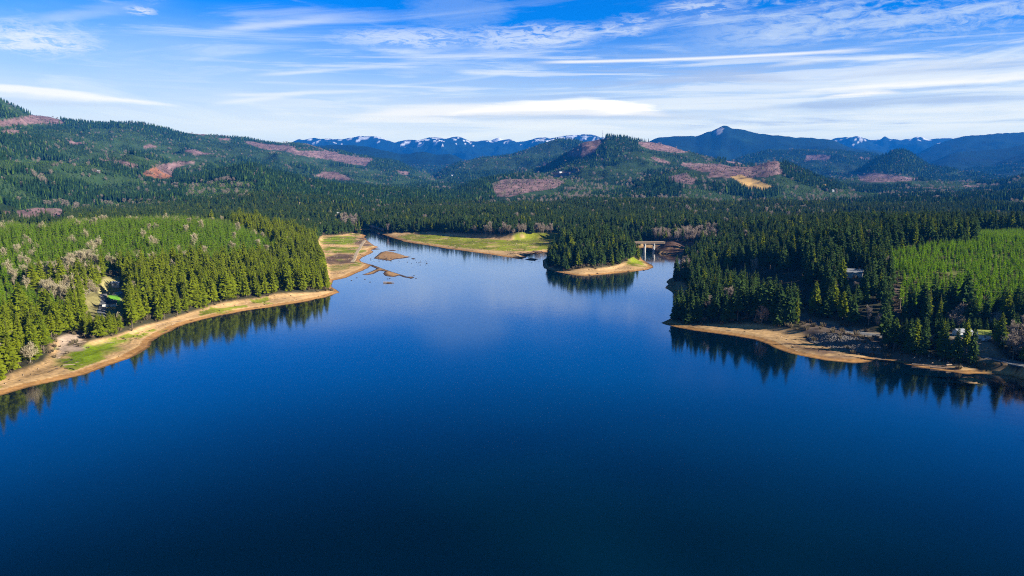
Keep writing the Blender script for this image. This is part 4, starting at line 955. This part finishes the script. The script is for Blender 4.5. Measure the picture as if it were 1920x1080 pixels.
def stump(px, py, r_, h, label, group):
    x_, y_ = P(px, py, 0); z_ = max(ground(x_, y_), -.4); k = MB(); R = random.Random(int(px * 11))
    k.tube((0, 0, -.5), (0, 0, .25), r_ * 1.5, r_ * 1.05, 9); k.tube((0, 0, .25), (R.uniform(-.1, .1), 0, h), r_ * 1.05, r_ * .85, 9, cap=True)
    for q in range(5): a = 6.28 * q / 5 + R.uniform(-.3, .3); k.tube((math.cos(a) * r_ * .7, math.sin(a) * r_ * .7, .2), (math.cos(a) * r_ * 2.6, math.sin(a) * r_ * 2.6, -.35), r_ * .4, r_ * .15, 5)
    o = k.build('tree_stump', [M['wood_dark']]); o.location = (x_, y_, z_); tag(o, label, 'stump', group)
R = random.Random(5)
for i in range(46):
    px = R.uniform(694, 806); py = 487 + (px - 694) * .07 + R.gauss(0, 3.2)
    stump(px, py, R.uniform(.35, .8), R.uniform(.3, .9), 'dark old stump poking out of the shallows off the left flats', 'stumps in the shallows')
for px, py in [(669, 521), (684, 524), (659, 526), (694, 529), (727, 523), (731, 522.5), (776, 517), (780, 522)]:
    stump(px, py, .9, .7, 'dark stump in open water beside the sandy spit', 'stumps by the sandy spit')
for px, py in [(1003, 489), (997, 492), (1010, 491), (1195, 508.5), (1207, 507), (1178, 509.5), (1105, 516), (1120, 514)]:
    stump(px, py, .8, .6, 'dark stump at the waterline around the wooded island', 'stumps around the island')
# grey rip-rap bank: far too many stones to count
def riprap():
    pl = wpoly([(1514, 630), (1545, 634), (1600, 641), (1652, 653), (1660, 661), (1630, 658), (1580, 653), (1545, 646), (1520, 639)], 3.0)
    c = pl.mean(0); k = MB(); R = random.Random(9); n_ = 0
    xs = np.array([R.uniform(pl[:, 0].min(), pl[:, 0].max()) for _ in range(5200)]); ys = np.array([R.uniform(pl[:, 1].min(), pl[:, 1].max()) for _ in range(5200)])
    q = inpoly(xs, ys, pl); xs, ys = xs[q], ys[q]; zs = height(xs, ys)
    for x_, y_, z_ in zip(xs, ys, zs):
        r_ = R.uniform(.35, 1.0); i = len(k.v); a0 = R.uniform(0, 6.28)
        k.v += [(x_, y_, z_ + r_ * R.uniform(.7, 1.0))] + [(x_ + math.cos(a0 + 1.257 * j) * r_ * R.uniform(.7, 1.2), y_ + math.sin(a0 + 1.257 * j) * r_ * R.uniform(.7, 1.2), z_ + r_ * R.uniform(.1, .6)) for j in range(5)] + [(x_ + math.cos(a0 + 1.257 * j) * r_ * .8, y_ + math.sin(a0 + 1.257 * j) * r_ * .8, z_ - .5) for j in range(5)]
        for j in range(5):
            j2 = (j + 1) % 5; k.f += [(i, i + 1 + j, i + 1 + j2), (i + 1 + j, i + 6 + j, i + 6 + j2, i + 1 + j2)]; k.m += [0, 0]
    o = k.build('rock_rubble', [M['rock']]); tag(o, kind='stuff')
riprap()
def debris():
    x_, y_ = grid(-700, 650, 330, 1500, 4.2); z_, p_, f_ = height(x_, y_, True)
    q = (p_ > 2) & (f_ > .6) & (rng.random(x_.shape) < np.where(p_ > 14, .5, .22)) & (fbm(x_, y_, 40, 3, 400) > -.1); k = MB(); R = random.Random(3)
    for a, b_, c in zip(x_[q], y_[q], z_[q]):
        t = R.uniform(0, 3.14); L = R.uniform(.3, 1.3) * (2.2 if R.random() < .12 else 1); r_ = R.uniform(.10, .28); dx_, dy_ = math.cos(t) * L, math.sin(t) * L
        k.tube((a - dx_, b_ - dy_, c + r_ * .5), (a + dx_, b_ + dy_, c + r_ * R.uniform(.5, 1.2)), r_, r_ * .7, 5, mat=R.choice((0, 1, 1)), cap=True)
    tag(k.build('debris', [M['wood'], M['wood_dark']]), kind='stuff')
debris()
# ---------------------------------------------------------------- sky
SUN_AZ, SUN_EL = math.radians(109), math.radians(24)
W = bpy.data.worlds.new('World'); S.world = W; W.use_nodes = True; W.node_tree.nodes.clear(); n = N(W.node_tree)
tc = n.new('ShaderNodeTexCoord'); sp = n.new('ShaderNodeSeparateXYZ'); n.put(sp.inputs[0], tc.outputs['Generated'])
dx, dy, dz = sp.outputs
yy = n.m('MAXIMUM', n.m('ABSOLUTE', dy), .12); T = n.m('DIVIDE', dx, yy); E = n.m('DIVIDE', dz, n.m('POWER', n.m('ADD', n.m('MULTIPLY', dx, dx), n.m('MULTIPLY', dy, dy)), .5))
def te(px, py): x_, y_, z_ = ray(px, py); return x_ / y_, z_ / math.hypot(x_, y_)
sky = n.new('ShaderNodeTexSky', sky_type='NISHITA'); sky.sun_disc = False; sky.sun_elevation = SUN_EL; sky.sun_rotation = SUN_AZ; sky.altitude = 400; sky.air_density = 1.0; sky.dust_density = .4; sky.ozone_density = 2.0
SIGMA, TOPZ, AIR = 4.2e-5, float(GZ.max()) + 60 - CAMZ, (.06, 1.05, 4.0)
tint = n.mix(n.mr(E, .265, .48, 0.0, 1.0, False), (.0, .41, 1.08), (.0, .085, .19))
blue = n.mix(1.0, sky.outputs[0], tint, 'MULTIPLY')
ed = n.m('ADD', n.m('MAXIMUM', dz, 0.0), .06)
pl = n.xyz(n.m('DIVIDE', dx, ed), n.m('DIVIDE', dy, ed), 0.0)
def streak(kx, ky, seed, detail=5, rough=.58, dist=.4, shear=0.0):
    return n.noise(n.xyz(n.m('MULTIPLY', T, kx), n.m('ADD', n.m('MULTIPLY', E, ky), n.m('MULTIPLY', T, shear)), seed), 1.0, detail, rough, dist)
warp = n.m('SUBTRACT', streak(1.6, 14, 0.0, 4, .6), .5)
fine = streak(30, 125, 1.0, 6, .70, .7)          # small ripples
puff = n.noise(pl, 3.2, 7, .68, .5)
big = streak(2.2, 16, 21.0, 5, .6, .5, -.6)
WH = (5.9, 5.9, 5.9)
col = blue
# thin veil that whitens towards the horizon, thicker on the left and in patches
hgt_ = n.m('ADD', E, n.m('MULTIPLY', warp, .07))
col = n.mix(n.m('MULTIPLY', n.mr(n.m('ADD', hgt_, n.m('MULTIPLY', n.mr(T, .25, -.6), -.035)), .188, .085), .62), col, (3.1, 4.2, 5.6))
col = n.mix(n.m('MULTIPLY', n.mr(hgt_, .135, .055), .80), col, (4.3, 4.9, 5.7))
# wispy cirrus
wisp = n.m('MULTIPLY', n.mr(streak(2.6, 30, 3.0, 6, .64, .9, -2.0), .50, .72), n.mr(E, .24, .15))
col = n.mix(n.m('MULTIPLY', wisp, .55), col, (4.6, 5.2, 5.8))
wisp2 = n.m('MULTIPLY', n.mr(streak(3.2, 26, 13.0, 6, .66, 1.2, 2.4), .54, .74), n.m('MULTIPLY', n.mr(T, -.05, -.35), n.mr(E, .27, .20)))
col = n.mix(n.m('MULTIPLY', wisp2, .45), col, (4.4, 5.1, 5.8))
# stacked grey and white bands low on the right
st2 = streak(2.4, 50, 8.0, 7, .62, .9)
lowb = n.m('MULTIPLY', n.mr(E, .165, .135), n.mr(E, .035, .06)); side = n.mr(T, -.25, .20)
col = n.mix(n.m('MULTIPLY', n.m('MULTIPLY', n.mr(st2, .53, .40), n.m('MULTIPLY', lowb, n.mr(T, -.6, .0))), .55), col, (5.0, 5.35, 5.8))
col = n.mix(n.m('MULTIPLY', n.m('MULTIPLY', n.m('MULTIPLY', n.mr(st2, .50, .63), side), lowb), .62), col, (2.05, 3.0, 5.0))
# mackerel cloud high on the right
am = n.m('MULTIPLY', n.mr(T, .14, .36), n.m('MULTIPLY', n.mr(E, .135, .165), n.mr(E, .29, .22)))
ac = n.m('MULTIPLY', n.mr(n.m('ADD', n.m('MULTIPLY', big, .60), n.m('MULTIPLY', fine, .50)), .50, .68), am)
col = n.mix(n.m('MULTIPLY', ac, .70), col, (3.1, 4.0, 5.5))
def ell(px, py, wx, wy, soft=.5, nz_=.9, tilt=0.0):
    t0, e0 = te(px, py); wx /= F; wy /= F
    a = n.m('DIVIDE', n.m('SUBTRACT', T, t0), wx); b_ = n.m('DIVIDE', n.m('SUBTRACT', n.m('SUBTRACT', E, e0), n.m('MULTIPLY', n.m('SUBTRACT', T, t0), tilt)), wy)
    d = n.m('ADD', n.m('MULTIPLY', a, a), n.m('MULTIPLY', b_, b_))
    return n.mr(n.m('ADD', d, n.m('MULTIPLY', n.m('SUBTRACT', fine, .5), nz_)), 1.0, 1.0 - soft)
texm = n.mr(n.m('ADD', n.m('MULTIPLY', fine, .65), n.m('MULTIPLY', streak(7, 55, 31.0, 5, .66, .6), .40)), .45, .57)
bandm = n.m('MAXIMUM', n.m('MAXIMUM', ell(770, 74, 170, 26, .9, 2.6, .02), ell(1000, 68, 170, 30, .9, 3.0, .05)), n.m('MAXIMUM', ell(1180, 48, 90, 24, 1.0, 3.4, .1), ell(1310, 20, 100, 24, 1.0, 3.4)))
col = n.mix(n.m('MULTIPLY', n.m('MULTIPLY', bandm, n.m('ADD', n.m('MULTIPLY', texm, .80), .12)), .66), col, (4.7, 5.2, 5.85))
col = n.mix(n.m('MULTIPLY', n.m('MULTIPLY', ell(60, 74, 150, 30, 1.0, 3.2), texm), .55), col, WH)
col = n.mix(n.m('MULTIPLY', n.m('MULTIPLY', ell(262, 20, 40, 10, 1.0, 3.2), texm), .7), col, WH)
col = n.mix(n.m('MULTIPLY', ell(860, 20, 110, 50, .9, 1.6), .22), col, (3.0, 4.0, 5.6))
# lens-shaped bright cloud and its grey under-edge
st3 = streak(5.0, 48, 5.0, 6, .62, .6)
def lens(px0, px1, ytop, ybot, soft, strength, slope=0.0, pw=2.0, wob=.016):
    t0, _ = te(px0, ybot); t1, eb = te(px1, ybot); _, et = te((px0 + px1) / 2, ytop); _, eb = te((px0 + px1) / 2, ybot)
    tm, hw = (t0 + t1) / 2, (t1 - t0) / 2
    a = n.m('DIVIDE', n.m('SUBTRACT', T, tm), hw); prof = n.m('MAXIMUM', n.m('SUBTRACT', 1.0, n.m('POWER', n.m('ABSOLUTE', a), pw)), 0.0)
    e_ = n.m('ADD', n.m('SUBTRACT', E, n.m('MULTIPLY', n.m('SUBTRACT', T, tm), slope)), n.m('MULTIPLY', n.m('SUBTRACT', st3, .5), wob))
    up = n.m('ADD', eb, n.m('MULTIPLY', prof, et - eb))
    return n.m('MULTIPLY', n.m('MULTIPLY', n.mr(n.m('SUBTRACT', up, e_), -.001, soft), n.mr(n.m('SUBTRACT', e_, eb), -.0025, .003)), n.m('MULTIPLY', n.mr(prof, 0.0, .3), strength))
col = n.mix(lens(650, 1420, 198, 224, .010, .62), col, (3.0, 3.75, 5.1))
col = n.mix(lens(640, 1290, 188, 217, .008, .75), col, (5.4, 5.5, 5.85))
col = n.mix(lens(610, 900, 212, 229, .006, .6), col, (5.3, 5.5, 5.85))
col = n.mix(lens(820, 1250, 180, 211, .007, .8, .006, 2.0, .034), col, (6.0, 6.0, 6.1))
col = n.mix(lens(930, 1260, 177, 206, .006, .95, -.006, 1.6, .030), col, (6.5, 6.5, 6.5))
col = n.mix(lens(-250, 360, 159, 180, .005, .75, -.03), col, WH)
col = n.mix(lens(-120, 330, 184, 200, .008, .5), col, (3.2, 4.0, 5.3))
col = n.mix(lens(-100, 250, 174, 188, .008, .5), col, (5.3, 5.5, 5.9))
col = n.mix(lens(1170, 1540, 130, 154, .010, .62), col, (2.7, 3.4, 4.9))
col = n.mix(lens(1480, 2100, 108, 136, .012, .55), col, (2.7, 3.5, 5.1))
col = n.mix(lens(1320, 1980, 180, 197, .008, .62, .012), col, (2.3, 3.2, 4.9))
col = n.mix(lens(1530, 1700, 168, 179, .004, .85, .02), col, WH)
col = n.mix(lens(1440, 2150, 141, 158, .006, .75, .01), col, WH)
col = n.mix(lens(1420, 1760, 104, 116, .005, .7), col, (5.3, 5.6, 5.9))
# vapour trail and long thin streaks
def trail(p0, p1, w, s_, rough=.5):
    t0, e0 = te(*p0); t1, e1 = te(*p1); sl = (e1 - e0) / (t1 - t0)
    dd = n.m('ABSOLUTE', n.m('ADD', n.m('SUBTRACT', n.m('SUBTRACT', E, e0), n.m('MULTIPLY', n.m('SUBTRACT', T, t0), sl)), n.m('MULTIPLY', n.m('SUBTRACT', st3, .5), rough * w / F)))
    return n.m('MULTIPLY', n.m('MULTIPLY', n.mr(dd, w / F, 0.0), n.m('MULTIPLY', n.mr(T, t0 - .01, t0 + .05), n.mr(T, t1 + .02, t1 - .15))), s_)
col = n.mix(trail((1000, 117), (1690, 88), 4.5, .80), col, WH)
for p0, p1, w, s_ in [((390, 58), (700, 28), 10, .5), ((470, 141), (770, 122), 5, .5), ((390, 196), (640, 166), 7, .6), ((400, 178), (800, 168), 5, .5), ((40, 40), (330, 5), 14, .25)]: col = n.mix(trail(p0, p1, w, s_, 2.0), col, (5.2, 5.5, 5.9))
# the lower sky is seen through the long body of air built below
tau = n.m('MULTIPLY', n.m('MINIMUM', n.m('DIVIDE', TOPZ, n.m('MAXIMUM', dz, .004)), 23500.0), -SIGMA); tr_ = n.m('EXPONENT', tau); un = n.m('SUBTRACT', 1.0, tr_)
sp2 = n.new('ShaderNodeSeparateColor'); n.put(sp2.inputs[0], n.mix(1.0, col, (.82, .82, .82), 'MULTIPLY'))
chan = [n.m('MAXIMUM', n.m('DIVIDE', n.m('SUBTRACT', sp2.outputs[k], n.m('MULTIPLY', un, AIR[k])), tr_), 0.0) for k in range(3)]
cc_ = n.new('ShaderNodeCombineColor')
for k in range(3): n.put(cc_.inputs[k], chan[k])
col = n.mix(n.mr(dy, -.05, -.45), cc_.outputs[0], n.mix(n.mr(dz, .02, .5), (.9, 1.7, 3.2), (.10, .55, 1.5)))  # unseen sky behind the camera darkened to cut the fill light
col = n.mix(n.mr(dz, -.004, .004), (.3, .5, .8), col)
bg = n.new('ShaderNodeBackground'); bg.inputs['Strength'].default_value = .1; n.put(bg.inputs[0], col)
wo = n.new('ShaderNodeOutputWorld'); n.nt.links.new(bg.outputs[0], wo.inputs[0])
W.cycles.sampling_method = 'MANUAL'; W.cycles.sample_map_resolution = 1024
sl = bpy.data.lights.new('sun', 'SUN'); sl.energy = 5.0; sl.angle = math.radians(.5); sl.color = (1.0, .93, .80)
so = bpy.data.objects.new('sun', sl); COL.objects.link(so)
sd = Vector((math.sin(SUN_AZ) * math.cos(SUN_EL), math.cos(SUN_AZ) * math.cos(SUN_EL), math.sin(SUN_EL)))
so.rotation_euler = sd.to_track_quat('Z', 'Y').to_euler(); so.location = (300, -200, 400)
# ---------------------------------------------------------------- air
m = bpy.data.materials.new('air'); m.use_nodes = True; m.node_tree.nodes.clear(); n = N(m.node_tree); out = n.new('ShaderNodeOutputMaterial')
pv = n.new('ShaderNodeVolumePrincipled'); n.put(pv.inputs['Color'], (.015, .27, 1.0)); pv.inputs['Density'].default_value = SIGMA; pv.inputs['Anisotropy'].default_value = 0.0
n.nt.links.new(pv.outputs[0], out.inputs['Volume'])
hz = MB(); hz.box(-21000, 21000, -4000, 23500, -8.0, float(GZ.max()) + 60); ho = hz.build('haze', [m]); tag(ho, kind='stuff')
# ---------------------------------------------------------------- camera, output
cam = bpy.data.cameras.new('camera'); co = bpy.data.objects.new('camera', cam); COL.objects.link(co); S.camera = co
cam.sensor_width = 36; cam.lens = F / 1920 * 36; cam.clip_start = 1; cam.clip_end = 90000
co.location = (0, 0, CAMZ); co.rotation_euler = (math.pi / 2 - PIT, 0, 0)
S.render.resolution_x, S.render.resolution_y = 1024, 576
S.view_settings.view_transform = 'Standard'; S.view_settings.look = 'None'; S.view_settings.exposure = 1.1; S.view_settings.gamma = 1
S.cycles.use_denoising = False; S.cycles.pixel_filter_type = 'BLACKMAN_HARRIS'; S.cycles.filter_width = 1.1; S.cycles.max_bounces = 5; S.cycles.diffuse_bounces = 1; S.cycles.glossy_bounces = 2; S.cycles.transmission_bounces = 2; S.cycles.volume_bounces = 0
S.cycles.sample_clamp_indirect = 4
